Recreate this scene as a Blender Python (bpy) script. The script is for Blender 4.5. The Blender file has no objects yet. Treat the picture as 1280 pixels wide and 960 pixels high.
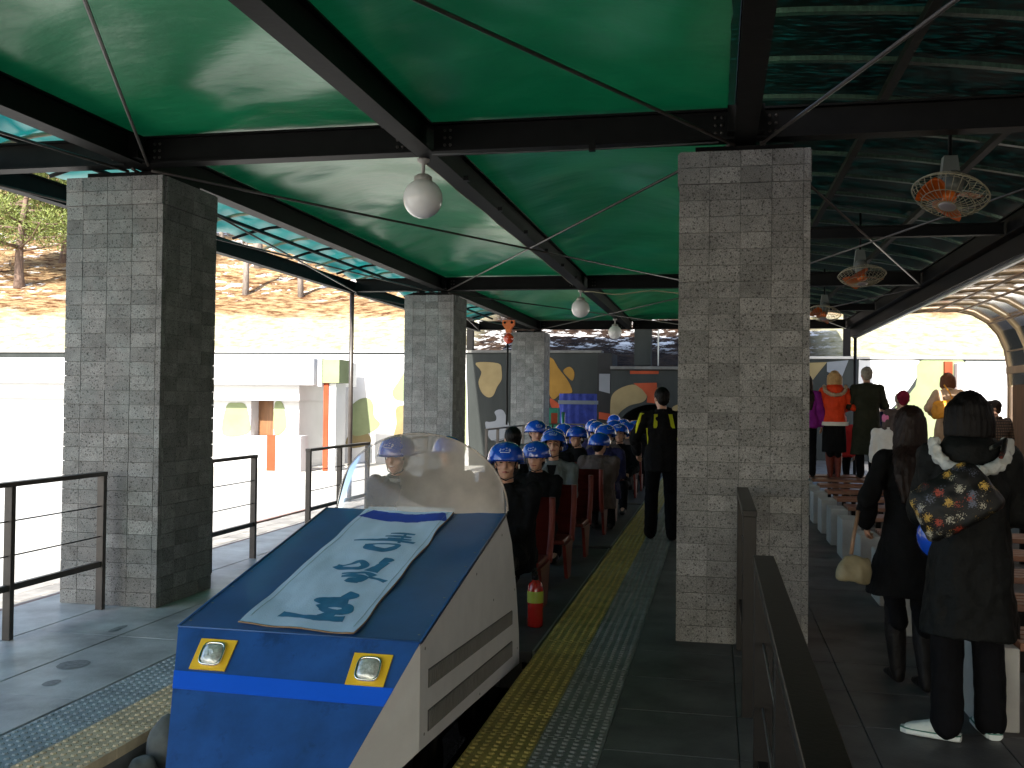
import bpy, bmesh, math, random
import numpy as np
from mathutils import Vector, Matrix, noise as mn
random.seed(7)
SC = bpy.context.scene
COL = SC.collection
R = math.radians

# ------------------------------------------------------------------ camera
f_px, yaw, pit, rol = 1225.33, R(11.794), R(0.985), R(0.652)
r0 = Vector((math.cos(yaw), math.sin(yaw), 0))
v0 = Vector((-math.sin(yaw) * math.cos(pit), math.cos(yaw) * math.cos(pit), math.sin(pit)))
u0 = r0.cross(v0)
rr = r0 * math.cos(rol) + u0 * math.sin(rol)
uu = -r0 * math.sin(rol) + u0 * math.cos(rol)
cam_d = bpy.data.cameras.new('camera')
cam = bpy.data.objects.new('camera', cam_d)
COL.objects.link(cam)
cam_d.sensor_width = 36.0
cam_d.lens = f_px / 1280 * 36.0
cam_d.clip_end = 600
cam_d.clip_start = 0.05
cam.matrix_world = Matrix(((rr.x, uu.x, -v0.x, 0), (rr.y, uu.y, -v0.y, 0), (rr.z, uu.z, -v0.z, 1.55), (0, 0, 0, 1)))
SC.camera = cam

# ------------------------------------------------------------------ light
SUN_ELEV = R(35.5)
SUN_AZ = math.atan2(-0.09, -1.0)            # direction towards the sun, behind and a little left
w = bpy.data.worlds.new('World')
SC.world = w
w.use_nodes = True
nt = w.node_tree
nt.nodes.clear()
sky = nt.nodes.new('ShaderNodeTexSky')
sky.sky_type = 'NISHITA'
sky.sun_disc = False
sky.sun_elevation = SUN_ELEV
sky.sun_rotation = SUN_AZ
sky.air_density = 1.0
sky.dust_density = 1.5
bg = nt.nodes.new('ShaderNodeBackground')
bg.inputs['Strength'].default_value = 0.15
wo = nt.nodes.new('ShaderNodeOutputWorld')
nt.links.new(sky.outputs[0], bg.inputs[0])
nt.links.new(bg.outputs[0], wo.inputs[0])
sd = bpy.data.lights.new('sun', 'SUN')
sd.energy = 5.0
sd.angle = R(0.55)
sd.color = (1.0, 0.95, 0.86)
sun = bpy.data.objects.new('sun', sd)
COL.objects.link(sun)
ce = math.cos(SUN_ELEV)
to_sun = Vector((math.sin(SUN_AZ) * ce, math.cos(SUN_AZ) * ce, math.sin(SUN_ELEV)))
sun.rotation_euler = to_sun.to_track_quat('Z', 'Y').to_euler()
SC.view_settings.view_transform = 'Standard'
SC.view_settings.look = 'None'
SC.view_settings.gamma = 1
SC.view_settings.exposure = 1.6
SC.cycles.max_bounces = 8
SC.cycles.diffuse_bounces = 5
SC.cycles.transparent_max_bounces = 12
SC.cycles.sample_clamp_indirect = 6
SC.cycles.use_denoising = True

# ------------------------------------------------------------------ materials
def newmat(name):
    m = bpy.data.materials.new(name)
    m.use_nodes = True
    t = m.node_tree
    return m, t, t.nodes['Principled BSDF']

def mat(name, col, rough=0.6, var=0.12, scale=6.0, bump=0.0, bscale=40.0, metal=0.0, spec=0.5, world=False,
        stretch=(1, 1, 1), col2=None, contrast=(0.3, 0.7), obj_rand=0.0, sheen=0.0, coat=0.0, bdist=0.004):
    m, t, b = newmat(name)
    N, L = t.nodes, t.links
    if world:
        tc = N.new('ShaderNodeNewGeometry'); co = tc.outputs['Position']
    else:
        tc = N.new('ShaderNodeTexCoord'); co = tc.outputs['Object']
    mp = N.new('ShaderNodeMapping'); mp.inputs['Scale'].default_value = stretch
    L.new(co, mp.inputs[0]); co = mp.outputs[0]
    nz = N.new('ShaderNodeTexNoise'); nz.inputs['Scale'].default_value = scale; nz.inputs['Detail'].default_value = 6
    nz.inputs['Roughness'].default_value = 0.6
    L.new(co, nz.inputs['Vector'])
    rp = N.new('ShaderNodeValToRGB')
    c2 = col2 or tuple(min(1, c * (1 + var)) for c in col)
    c1 = tuple(c * (1 - var) for c in col) if not col2 else col
    rp.color_ramp.elements[0].position = contrast[0]; rp.color_ramp.elements[0].color = (*c1, 1)
    rp.color_ramp.elements[1].position = contrast[1]; rp.color_ramp.elements[1].color = (*c2, 1)
    L.new(nz.outputs[0], rp.inputs[0])
    out = rp.outputs[0]
    if obj_rand:
        oi = N.new('ShaderNodeObjectInfo'); g = N.new('ShaderNodeNewGeometry')
        ad = N.new('ShaderNodeMath'); ad.operation = 'ADD'
        L.new(oi.outputs['Random'], ad.inputs[0]); L.new(g.outputs['Random Per Island'], ad.inputs[1])
        fr = N.new('ShaderNodeMath'); fr.operation = 'FRACT'; L.new(ad.outputs[0], fr.inputs[0])
        mr = N.new('ShaderNodeMapRange'); mr.inputs[3].default_value = 1 - obj_rand; mr.inputs[4].default_value = 1 + obj_rand
        L.new(fr.outputs[0], mr.inputs[0])
        vm = N.new('ShaderNodeVectorMath'); vm.operation = 'SCALE'
        L.new(out, vm.inputs[0]); L.new(mr.outputs[0], vm.inputs['Scale'])
        out = vm.outputs[0]
    L.new(out, b.inputs['Base Color'])
    b.inputs['Roughness'].default_value = rough
    b.inputs['Metallic'].default_value = metal
    b.inputs['Specular IOR Level'].default_value = spec
    if sheen: b.inputs['Sheen Weight'].default_value = sheen
    if coat:
        b.inputs['Coat Weight'].default_value = coat; b.inputs['Coat Roughness'].default_value = 0.08
    if bump:
        n2 = N.new('ShaderNodeTexNoise'); n2.inputs['Scale'].default_value = bscale; n2.inputs['Detail'].default_value = 5
        L.new(co, n2.inputs['Vector'])
        bp = N.new('ShaderNodeBump'); bp.inputs['Strength'].default_value = bump; bp.inputs['Distance'].default_value = bdist
        L.new(n2.outputs[0], bp.inputs['Height']); L.new(bp.outputs[0], b.inputs['Normal'])
    return m

def stone_mat(name, col, rnd=0.22):
    m = mat(name, col, rough=0.85, var=0.22, scale=9, world=True, obj_rand=rnd, bump=0.0)
    t = m.node_tree; N, L = t.nodes, t.links; b = N['Principled BSDF']
    src = b.inputs['Base Color'].links[0].from_socket
    g = N.new('ShaderNodeNewGeometry')
    v = N.new('ShaderNodeTexVoronoi'); v.inputs['Scale'].default_value = 46; v.inputs['Randomness'].default_value = 1
    L.new(g.outputs['Position'], v.inputs['Vector'])
    nz = N.new('ShaderNodeTexNoise'); nz.inputs['Scale'].default_value = 55; L.new(g.outputs['Position'], nz.inputs['Vector'])
    sub = N.new('ShaderNodeMath'); sub.operation = 'MULTIPLY_ADD'
    L.new(nz.outputs[0], sub.inputs[0]); sub.inputs[1].default_value = -0.42; L.new(v.outputs['Distance'], sub.inputs[2])
    rp = N.new('ShaderNodeValToRGB'); rp.color_ramp.elements[0].position = 0.0; rp.color_ramp.elements[1].position = 0.045
    rp.color_ramp.elements[0].color = (0.42, 0.41, 0.40, 1); rp.color_ramp.elements[1].color = (1, 1, 1, 1)
    L.new(sub.outputs[0], rp.inputs[0])
    sp = N.new('ShaderNodeTexNoise'); sp.inputs['Scale'].default_value = 190; sp.inputs['Detail'].default_value = 3
    L.new(g.outputs['Position'], sp.inputs['Vector'])
    r2 = N.new('ShaderNodeValToRGB'); r2.color_ramp.elements[0].position = 0.36; r2.color_ramp.elements[1].position = 0.58
    r2.color_ramp.elements[0].color = (0.5, 0.5, 0.5, 1); r2.color_ramp.elements[1].color = (1.12, 1.12, 1.12, 1)
    L.new(sp.outputs[0], r2.inputs[0])
    m1 = N.new('ShaderNodeMix'); m1.data_type = 'RGBA'; m1.blend_type = 'MULTIPLY'; m1.inputs[0].default_value = 1
    L.new(src, m1.inputs[6]); L.new(rp.outputs[0], m1.inputs[7])
    m2 = N.new('ShaderNodeMix'); m2.data_type = 'RGBA'; m2.blend_type = 'MULTIPLY'; m2.inputs[0].default_value = 1
    L.new(m1.outputs[2], m2.inputs[6]); L.new(r2.outputs[0], m2.inputs[7])
    L.new(m2.outputs[2], b.inputs['Base Color'])
    bp = N.new('ShaderNodeBump'); bp.inputs['Strength'].default_value = 0.8; bp.inputs['Distance'].default_value = 0.004
    L.new(rp.outputs[0], bp.inputs['Height']); L.new(bp.outputs[0], b.inputs['Normal'])
    return m

M = {}
M['stone'] = stone_mat('volcanic_stone', (0.205, 0.20, 0.195))
M['mortar'] = mat('mortar', (0.10, 0.10, 0.098), 0.9, world=True)
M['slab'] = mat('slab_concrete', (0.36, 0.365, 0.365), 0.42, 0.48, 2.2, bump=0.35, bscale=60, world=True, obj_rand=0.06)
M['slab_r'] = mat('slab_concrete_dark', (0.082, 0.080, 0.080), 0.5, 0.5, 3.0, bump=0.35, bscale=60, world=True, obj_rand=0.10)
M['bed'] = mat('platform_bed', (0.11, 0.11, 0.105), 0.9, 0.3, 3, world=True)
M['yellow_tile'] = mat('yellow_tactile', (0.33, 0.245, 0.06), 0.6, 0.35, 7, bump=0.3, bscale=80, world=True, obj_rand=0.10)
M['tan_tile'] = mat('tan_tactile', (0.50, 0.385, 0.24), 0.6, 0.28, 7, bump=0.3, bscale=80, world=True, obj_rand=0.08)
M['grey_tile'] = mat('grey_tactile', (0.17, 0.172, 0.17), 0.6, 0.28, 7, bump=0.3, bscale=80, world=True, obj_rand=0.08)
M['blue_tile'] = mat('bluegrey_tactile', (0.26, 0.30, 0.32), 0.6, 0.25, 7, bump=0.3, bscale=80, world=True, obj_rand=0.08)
M['steel'] = mat('black_painted_steel', (0.0045, 0.0042, 0.0041), 0.55, 0.35, 7, bump=0.25, bscale=25, spec=0.2, world=True)
M['steel'].node_tree.nodes['Principled BSDF'].inputs['Specular IOR Level'].default_value = 0.12
M['steel_brown'] = mat('brown_painted_steel', (0.045, 0.036, 0.031), 0.35, 0.3, 8, bump=0.2, bscale=60, world=True)
M['railr'] = mat('dark_rail_paint', (0.008, 0.0075, 0.0075), 0.38, 0.3, 8, bump=0.15, bscale=80, world=True)
M['cable'] = mat('cable', (0.05, 0.05, 0.05), 0.5)
M['paver'] = mat('paver', (0.27, 0.255, 0.24), 0.85, 0.25, 5, bump=0.4, bscale=50, world=True, obj_rand=0.15)
M['kerb'] = mat('kerb_red', (0.24, 0.15, 0.13), 0.8, 0.2, 5, world=True)
M['pit'] = mat('pit_gravel', (0.045, 0.042, 0.04), 0.95, 0.5, 30, bump=1.0, bscale=60, world=True, bdist=0.02)
M['rock'] = mat('rock', (0.09, 0.10, 0.10), 0.9, 0.35, 8, bump=0.8, bscale=20)
M['ground'] = mat('yard_ground', (0.46, 0.445, 0.41), 0.9, 0.12, 1.5, bump=0.4, bscale=20, world=True)
M['blue'] = mat('blue_paint', (0.018, 0.085, 0.26), 0.42, 0.16, 4, bump=0.12, bscale=90, coat=0.25)
M['blue_face'] = mat('blue_paint_front', (0.014, 0.07, 0.27), 0.4, 0.25, 6, bump=0.12, bscale=60, coat=0.25)
t_ = M['blue_face'].node_tree; N_, L_ = t_.nodes, t_.links; b_ = N_['Principled BSDF']
src_ = b_.inputs['Base Color'].links[0].from_socket
g_ = N_.new('ShaderNodeNewGeometry'); nd = N_.new('ShaderNodeTexNoise'); nd.inputs['Scale'].default_value = 7; nd.inputs['Detail'].default_value = 9; nd.inputs['Roughness'].default_value = 0.72
L_.new(g_.outputs['Position'], nd.inputs['Vector'])
rd = N_.new('ShaderNodeValToRGB'); rd.color_ramp.elements[0].position = 0.55; rd.color_ramp.elements[1].position = 0.66
rd.color_ramp.elements[0].color = (1, 1, 1, 1); rd.color_ramp.elements[1].color = (0.55, 0.58, 0.62, 1)
L_.new(nd.outputs[0], rd.inputs[0]); mm_ = N_.new('ShaderNodeMix'); mm_.data_type = 'RGBA'; mm_.blend_type = 'MULTIPLY'; mm_.inputs[0].default_value = 1
L_.new(src_, mm_.inputs[6]); L_.new(rd.outputs[0], mm_.inputs[7]); L_.new(mm_.outputs[2], b_.inputs['Base Color'])
M['brightblue'] = mat('bright_blue_paint', (0.003, 0.10, 0.72), 0.4, 0.05, 4, coat=0.2)
M['white_panel'] = mat('white_paint', (0.74, 0.73, 0.71), 0.5, 0.06, 5, bump=0.12, bscale=90)
M['grille'] = mat('grille_dark', (0.05, 0.048, 0.045), 0.5)
M['slat_grey'] = mat('grille_slat', (0.20, 0.19, 0.175), 0.5)
M['yellow'] = mat('yellow_plate', (0.78, 0.48, 0.02), 0.45, 0.06, 5, coat=0.2)
M['chrome'] = mat('chrome', (0.75, 0.76, 0.74), 0.16, 0.05, 5, metal=1.0)
M['banner'] = mat('banner_cloth', (0.43, 0.62, 0.84), 0.7, 0.07, 3, bump=0.3, bscale=140, sheen=0.2)
M['banner_edge'] = mat('banner_hem', (0.25, 0.16, 0.09), 0.8)
M['ink'] = mat('banner_ink', (0.03, 0.18, 0.36), 0.7, 0.2, 12)
M['ink2'] = mat('banner_royal', (0.004, 0.05, 0.42), 0.7, 0.1, 12)
M['stitch'] = mat('stitch', (0.24, 0.38, 0.42), 0.8)
M['seat'] = mat('oxblood_seat', (0.11, 0.018, 0.014), 0.38, 0.25, 5, stretch=(1, 1, 4), coat=0.15)
M['seat_edge'] = mat('seat_edge', (0.17, 0.035, 0.026), 0.4, 0.2, 8)
M['carfloor'] = mat('car_floor', (0.05, 0.048, 0.047), 0.55, 0.3, 6, bump=0.4, bscale=50, world=True)
M['chassis'] = mat('chassis', (0.015, 0.015, 0.015), 0.6)
M['skin'] = mat('skin', (0.46, 0.25, 0.17), 0.5, 0.12, 9)
M['skin'].node_tree.nodes['Principled BSDF'].inputs['Subsurface Weight'].default_value = 0.08
M['skin'].node_tree.nodes['Principled BSDF'].inputs['Subsurface Radius'].default_value = (0.01, 0.004, 0.002)
M['lip'] = mat('lips', (0.30, 0.09, 0.075), 0.5)
M['eye'] = mat('eye_dark', (0.02, 0.015, 0.012), 0.25)
M['teeth'] = mat('teeth', (0.75, 0.70, 0.62), 0.3)
M['hair'] = mat('black_hair', (0.004, 0.003, 0.003), 0.5, 0.5, 30, bump=0.6, bscale=40, stretch=(6, 6, 0.6))
M['hair_brown'] = mat('brown_hair', (0.013, 0.006, 0.0045), 0.5, 0.5, 30, bump=0.6, bscale=40, stretch=(6, 6, 0.6))
M['hair_auburn'] = mat('auburn_hair', (0.13, 0.045, 0.018), 0.45, 0.4, 30, bump=0.6, bscale=40, stretch=(6, 6, 0.6))
M['hair_blond'] = mat('blond_hair', (0.42, 0.26, 0.11), 0.45, 0.35, 30, bump=0.6, bscale=40, stretch=(6, 6, 0.6))
M['hair_grey'] = mat('grey_hair', (0.24, 0.22, 0.18), 0.5, 0.35, 30, bump=0.6, bscale=40)
def cloth(k, c, var=0.25, rough=0.85, **kw):
    M[k] = mat(k, c, rough, var, 7, bump=0.8, bscale=26, bdist=0.012, spec=0.10, **kw)
cloth('black_cloth', (0.005, 0.005, 0.0056)); cloth('charcoal_cloth', (0.0065, 0.0072, 0.0072), rough=0.6)
cloth('grey_coat', (0.12, 0.135, 0.14)); cloth('black_pants', (0.0045, 0.0045, 0.0055)); cloth('olive_coat', (0.022, 0.024, 0.015))
cloth('red_jacket', (0.62, 0.05, 0.012), 0.15, 0.5); cloth('purple_jacket', (0.20, 0.02, 0.22)); cloth('beige_coat', (0.52, 0.36, 0.24), 0.1)
cloth('maroon_knit', (0.16, 0.012, 0.03)); cloth('grey_brown', (0.085, 0.066, 0.062)); cloth('pink_knit', (0.75, 0.22, 0.42), 0.1)
cloth('navy', (0.02, 0.02, 0.06)); cloth('white_cloth', (0.65, 0.64, 0.62), 0.08); cloth('red_cloth', (0.45, 0.03, 0.03), 0.15)
cloth('lavender', (0.30, 0.26, 0.36), 0.12); cloth('fur_grey', (0.46, 0.47, 0.46), 0.4); cloth('fur_beige', (0.34, 0.25, 0.17), 0.3)
cloth('denim', (0.03, 0.045, 0.08)); cloth('boot_black', (0.012, 0.011, 0.011), 0.3, 0.45); cloth('boot_red', (0.16, 0.035, 0.025), 0.3, 0.4)
cloth('yellow_trim', (0.55, 0.56, 0.03), 0.1); cloth('canvas', (0.55, 0.60, 0.57), 0.08); cloth('tarp_blue', (0.035, 0.05, 0.24), 0.25, 0.45)
M['rubber'] = mat('white_rubber', (0.62, 0.66, 0.64), 0.5, 0.08)
M['rubber_green'] = mat('green_rubber_line', (0.03, 0.16, 0.12), 0.5)
M['helmet'] = mat('blue_helmet', (0.006, 0.055, 0.42), 0.16, 0.1, 4, coat=0.6)
M['helmet_print'] = mat('white_print', (0.7, 0.72, 0.75), 0.5)
M['strap_white'] = mat('white_strap', (0.55, 0.55, 0.52), 0.6)
M['orange_bag'] = mat('mustard_leather', (0.72, 0.30, 0.01), 0.45, 0.12, 6, bump=0.2, bscale=40)
M['tan_leather'] = mat('tan_leather', (0.22, 0.13, 0.08), 0.5, 0.15, 6)
M['khaki_bag'] = mat('khaki_bag', (0.20, 0.17, 0.10), 0.6, 0.2, 10)
M['wood'] = mat('bench_wood', (0.17, 0.062, 0.030), 0.42, 0.3, 4, stretch=(0.6, 6, 6), bump=0.2, bscale=30, obj_rand=0.18, world=True)
M['granite'] = mat('granite', (0.34, 0.34, 0.325), 0.75, 0.18, 3, bump=0.3, bscale=90, world=True)
M['opal'] = mat('opal_glass', (0.80, 0.78, 0.78), 0.12, 0.02, 3)
M['lamp_cap'] = mat('lamp_cap', (0.35, 0.33, 0.30), 0.5)
M['lens'] = mat('headlamp_glass', (0.55, 0.57, 0.54), 0.22, 0.35, 60, metal=0.35, coat=1.0, bump=0.5, bscale=120)
M['stain'] = mat('floor_stain', (0.17, 0.175, 0.175), 0.5, 0.4, 30, world=True)
M['fan_orange'] = mat('orange_plastic', (0.62, 0.13, 0.01), 0.3, 0.08, 4)
M['fan_cream'] = mat('cream_wire', (0.30, 0.27, 0.17), 0.45)
M['fan_body'] = mat('fan_body', (0.12, 0.125, 0.10), 0.5)
M['hub'] = mat('hub_silver', (0.55, 0.50, 0.52), 0.3, metal=0.6)
M['vault_rib'] = mat('vault_rib', (0.85, 0.66, 0.40), 0.5, 0.1, 3, world=True)
M['vault_frame'] = mat('vault_frame', (0.46, 0.30, 0.18), 0.5, 0.15, 3, world=True)
M['door_wood'] = mat('brown_board', (0.17, 0.075, 0.026), 0.5, 0.35, 3, stretch=(6, 6, 0.6), world=True)
M['gutter'] = mat('gutter_grey', (0.115, 0.115, 0.13), 0.35, 0.25, 6, world=True)
M['concrete'] = mat('concrete_light', (0.50, 0.48, 0.45), 0.85, 0.1, 1.2, world=True)
M['camo_dark'] = mat('camo_dark', (0.032, 0.036, 0.035), 0.85, 0.2, 1.5, world=True, bump=0.4, bscale=14, stretch=(1, 1, 0.25))
M['camo_tan'] = mat('camo_tan', (0.21, 0.165, 0.085), 0.85, 0.15, 1.5, world=True)
M['camo_ochre'] = mat('camo_ochre', (0.22, 0.125, 0.03), 0.85, 0.15, 1.5, world=True)
M['camo_grey'] = mat('camo_grey', (0.17, 0.185, 0.205), 0.85, 0.1, 1.5, world=True)
M['camo_green'] = mat('camo_green', (0.20, 0.235, 0.13), 0.85, 0.15, 1.5, world=True)
M['camo_white'] = mat('camo_white', (0.58, 0.58, 0.58), 0.85, 0.05, 1.5, world=True)
M['camo_orange'] = mat('camo_orange', (0.27, 0.055, 0.025), 0.85, 0.2, 1.5, world=True)
M['near_black'] = mat('matte_black', (0.01, 0.01, 0.01), 0.9, world=True)  # near-black for the buttress and tunnel lining
M['bark'] = mat('pine_bark', (0.15, 0.10, 0.075), 0.95, 0.4, 6, bump=0.9, bscale=14, stretch=(3, 3, 0.6), bdist=0.03)
M['bark_grey'] = mat('grey_bark', (0.20, 0.17, 0.15), 0.95, 0.35, 6, bump=0.8, bscale=14, stretch=(3, 3, 0.6), bdist=0.03)
M['needles'] = mat('pine_needles', (0.13, 0.16, 0.035), 0.7, 0.45, 1.6, world=True)
M['green_metal'] = mat('green_metal', (0.01, 0.17, 0.10), 0.45)
M['stainless'] = mat('stainless', (0.6, 0.6, 0.6), 0.2, 0.1, 5, metal=1.0)
M['ext_red'] = mat('extinguisher_red', (0.32, 0.012, 0.008), 0.25, 0.08, 5, coat=0.4)
M['ext_label'] = mat('extinguisher_label', (0.32, 0.38, 0.04), 0.4)
M['orange_paint'] = mat('orange_paint', (0.62, 0.12, 0.015), 0.4, 0.2, 20)
M['red_gloss'] = mat('red_gloss', (0.50, 0.04, 0.01), 0.12, 0.1, 6, coat=0.6)

for k_ in list(M):
    if M[k_] and k_.startswith('camo_') : M[k_].node_tree.nodes['Principled BSDF'].inputs['Specular IOR Level'].default_value = 0.08
    if M[k_] and (k_.startswith('hair') or k_ in ('railr', 'carfloor', 'seat', 'seat_edge', 'slab_r')): M[k_].node_tree.nodes['Principled BSDF'].inputs['Specular IOR Level'].default_value = 0.22
M['hair'].node_tree.nodes['Principled BSDF'].inputs['Specular IOR Level'].default_value = 0.14
# hood-cloth / windscreen / canopy materials with transmission
def clear_mat(name, tint, milk, milkfac, rough=0.05, ior=1.45, grad=None, gloss=1.0):
    m, t, b = newmat(name); N, L = t.nodes, t.links
    N.remove(b)
    o = N['Material Output']
    tr = N.new('ShaderNodeBsdfTransparent'); tr.inputs[0].default_value = (*tint, 1)
    df = N.new('ShaderNodeBsdfDiffuse'); df.inputs[0].default_value = (*milk, 1)
    tl = N.new('ShaderNodeBsdfTranslucent'); tl.inputs[0].default_value = (*milk, 1)
    md = N.new('ShaderNodeMixShader'); md.inputs[0].default_value = 0.5
    L.new(df.outputs[0], md.inputs[1]); L.new(tl.outputs[0], md.inputs[2])
    gl = N.new('ShaderNodeBsdfGlossy'); gl.inputs['Roughness'].default_value = rough
    tc = N.new('ShaderNodeTexCoord')
    nz = N.new('ShaderNodeTexNoise'); nz.inputs['Scale'].default_value = 3.5; nz.inputs['Detail'].default_value = 6
    L.new(tc.outputs['Object'], nz.inputs['Vector'])
    mr = N.new('ShaderNodeMapRange'); mr.inputs[1].default_value = 0.3; mr.inputs[2].default_value = 0.7
    mr.inputs[3].default_value = milkfac * 0.7; mr.inputs[4].default_value = milkfac * 1.3
    L.new(nz.outputs[0], mr.inputs[0])
    fac = mr.outputs[0]
    if grad:   # scuffs plus a painted cream reflection, milkier towards one side
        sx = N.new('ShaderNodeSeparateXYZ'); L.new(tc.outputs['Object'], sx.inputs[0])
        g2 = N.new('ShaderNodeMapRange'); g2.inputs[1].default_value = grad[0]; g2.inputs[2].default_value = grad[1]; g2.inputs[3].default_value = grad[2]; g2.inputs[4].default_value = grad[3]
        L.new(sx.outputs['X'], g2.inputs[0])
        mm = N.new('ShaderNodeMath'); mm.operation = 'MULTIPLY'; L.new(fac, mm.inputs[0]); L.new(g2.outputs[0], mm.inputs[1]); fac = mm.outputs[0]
    m1 = N.new('ShaderNodeMixShader'); L.new(fac, m1.inputs[0])
    L.new(tr.outputs[0], m1.inputs[1]); L.new(md.outputs[0], m1.inputs[2])
    fr = N.new('ShaderNodeFresnel'); fr.inputs[0].default_value = ior
    m2 = N.new('ShaderNodeMixShader'); gk = N.new('ShaderNodeMath'); gk.operation = 'MULTIPLY'; gk.inputs[1].default_value = gloss; L.new(fr.outputs[0], gk.inputs[0]); L.new(gk.outputs[0], m2.inputs[0])
    L.new(m1.outputs[0], m2.inputs[1]); L.new(gl.outputs[0], m2.inputs[2])
    L.new(m2.outputs[0], o.inputs[0])
    return m
M['acrylic'] = clear_mat('scuffed_reflection_acrylic', (0.93, 0.93, 0.94), (0.80, 0.70, 0.62), 0.34, 0.06, 1.3, (-1.9, -1.35, 0.7, 2.3))
M['poly'] = clear_mat('smoky_polycarbonate', (0.70, 0.60, 0.50), (0.80, 0.68, 0.54), 0.62, 0.2)
M['teal_sheet'] = clear_mat('teal_sheet', (0.0, 0.05, 0.055), (0.004, 0.17, 0.16), 0.8, 0.35, 1.15, None, 0.25)

def tarp_mat():
    m, t, b = newmat('green_tarpaulin'); N, L = t.nodes, t.links
    g = N.new('ShaderNodeNewGeometry')
    nz = N.new('ShaderNodeTexNoise'); nz.inputs['Scale'].default_value = 1.3; nz.inputs['Detail'].default_value = 7; nz.inputs['Roughness'].default_value = 0.65
    L.new(g.outputs['Position'], nz.inputs['Vector'])
    rp = N.new('ShaderNodeValToRGB')
    rp.color_ramp.elements[0].position = 0.3; rp.color_ramp.elements[0].color = (0.002, 0.135, 0.050, 1)
    rp.color_ramp.elements[1].position = 0.7; rp.color_ramp.elements[1].color = (0.006, 0.205, 0.080, 1)
    L.new(nz.outputs[0], rp.inputs[0]); L.new(rp.outputs[0], b.inputs['Base Color'])
    b.inputs['Roughness'].default_value = 0.33
    b.inputs['Specular IOR Level'].default_value = 0.95
    b.inputs['Coat Weight'].default_value = 0.3; b.inputs['Coat Roughness'].default_value = 0.3
    n2 = N.new('ShaderNodeTexNoise'); n2.inputs['Scale'].default_value = 3.0; n2.inputs['Detail'].default_value = 4
    mp = N.new('ShaderNodeMapping'); mp.inputs['Scale'].default_value = (1.0, 2.4, 1); mp.inputs['Rotation'].default_value = (0, 0, 0.5)
    L.new(g.outputs['Position'], mp.inputs[0]); L.new(mp.outputs[0], n2.inputs['Vector'])
    bp = N.new('ShaderNodeBump'); bp.inputs['Strength'].default_value = 0.35; bp.inputs['Distance'].default_value = 0.03
    L.new(n2.outputs[0], bp.inputs['Height']); L.new(bp.outputs[0], b.inputs['Normal'])
    tl = N.new('ShaderNodeBsdfTranslucent'); L.new(rp.outputs[0], tl.inputs[0])
    mx = N.new('ShaderNodeMixShader'); mx.inputs[0].default_value = 0.045
    L.new(b.outputs[0], mx.inputs[1]); L.new(tl.outputs[0], mx.inputs[2]); L.new(mx.outputs[0], N['Material Output'].inputs[0])
    return m
M['tarp'] = tarp_mat()

def net_mat():
    m, t, b = newmat('black_shade_net'); N, L = t.nodes, t.links
    g = N.new('ShaderNodeNewGeometry')
    mp = N.new('ShaderNodeMapping'); mp.inputs['Scale'].default_value = (3, 18, 3); mp.inputs['Rotation'].default_value = (0, 0, 1.2)
    L.new(g.outputs['Position'], mp.inputs[0])
    nz = N.new('ShaderNodeTexNoise'); nz.inputs['Scale'].default_value = 2.2; nz.inputs['Detail'].default_value = 8; nz.inputs['Roughness'].default_value = 0.75
    L.new(mp.outputs[0], nz.inputs['Vector'])
    mr = N.new('ShaderNodeMapRange'); mr.inputs[1].default_value = 0.52; mr.inputs[2].default_value = 0.75; mr.inputs[3].default_value = 0.0; mr.inputs[4].default_value = 0.022
    L.new(nz.outputs[0], mr.inputs[0])
    b.inputs['Base Color'].default_value = (0.004, 0.006, 0.006, 1); b.inputs['Roughness'].default_value = 0.6; b.inputs['Specular IOR Level'].default_value = 0.15
    tl = N.new('ShaderNodeBsdfTranslucent'); tl.inputs[0].default_value = (0.02, 0.55, 0.45, 1)
    mx = N.new('ShaderNodeMixShader'); L.new(mr.outputs[0], mx.inputs[0]); L.new(b.outputs[0], mx.inputs[1]); L.new(tl.outputs[0], mx.inputs[2])
    L.new(mx.outputs[0], N['Material Output'].inputs[0])
    return m
M['net'] = net_mat()
M['net_rib'] = mat('net_rib', (0.055, 0.10, 0.072), 0.35, 0.5, 14, world=True, stretch=(3, 1, 1), bump=0.3, bscale=30)

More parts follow.
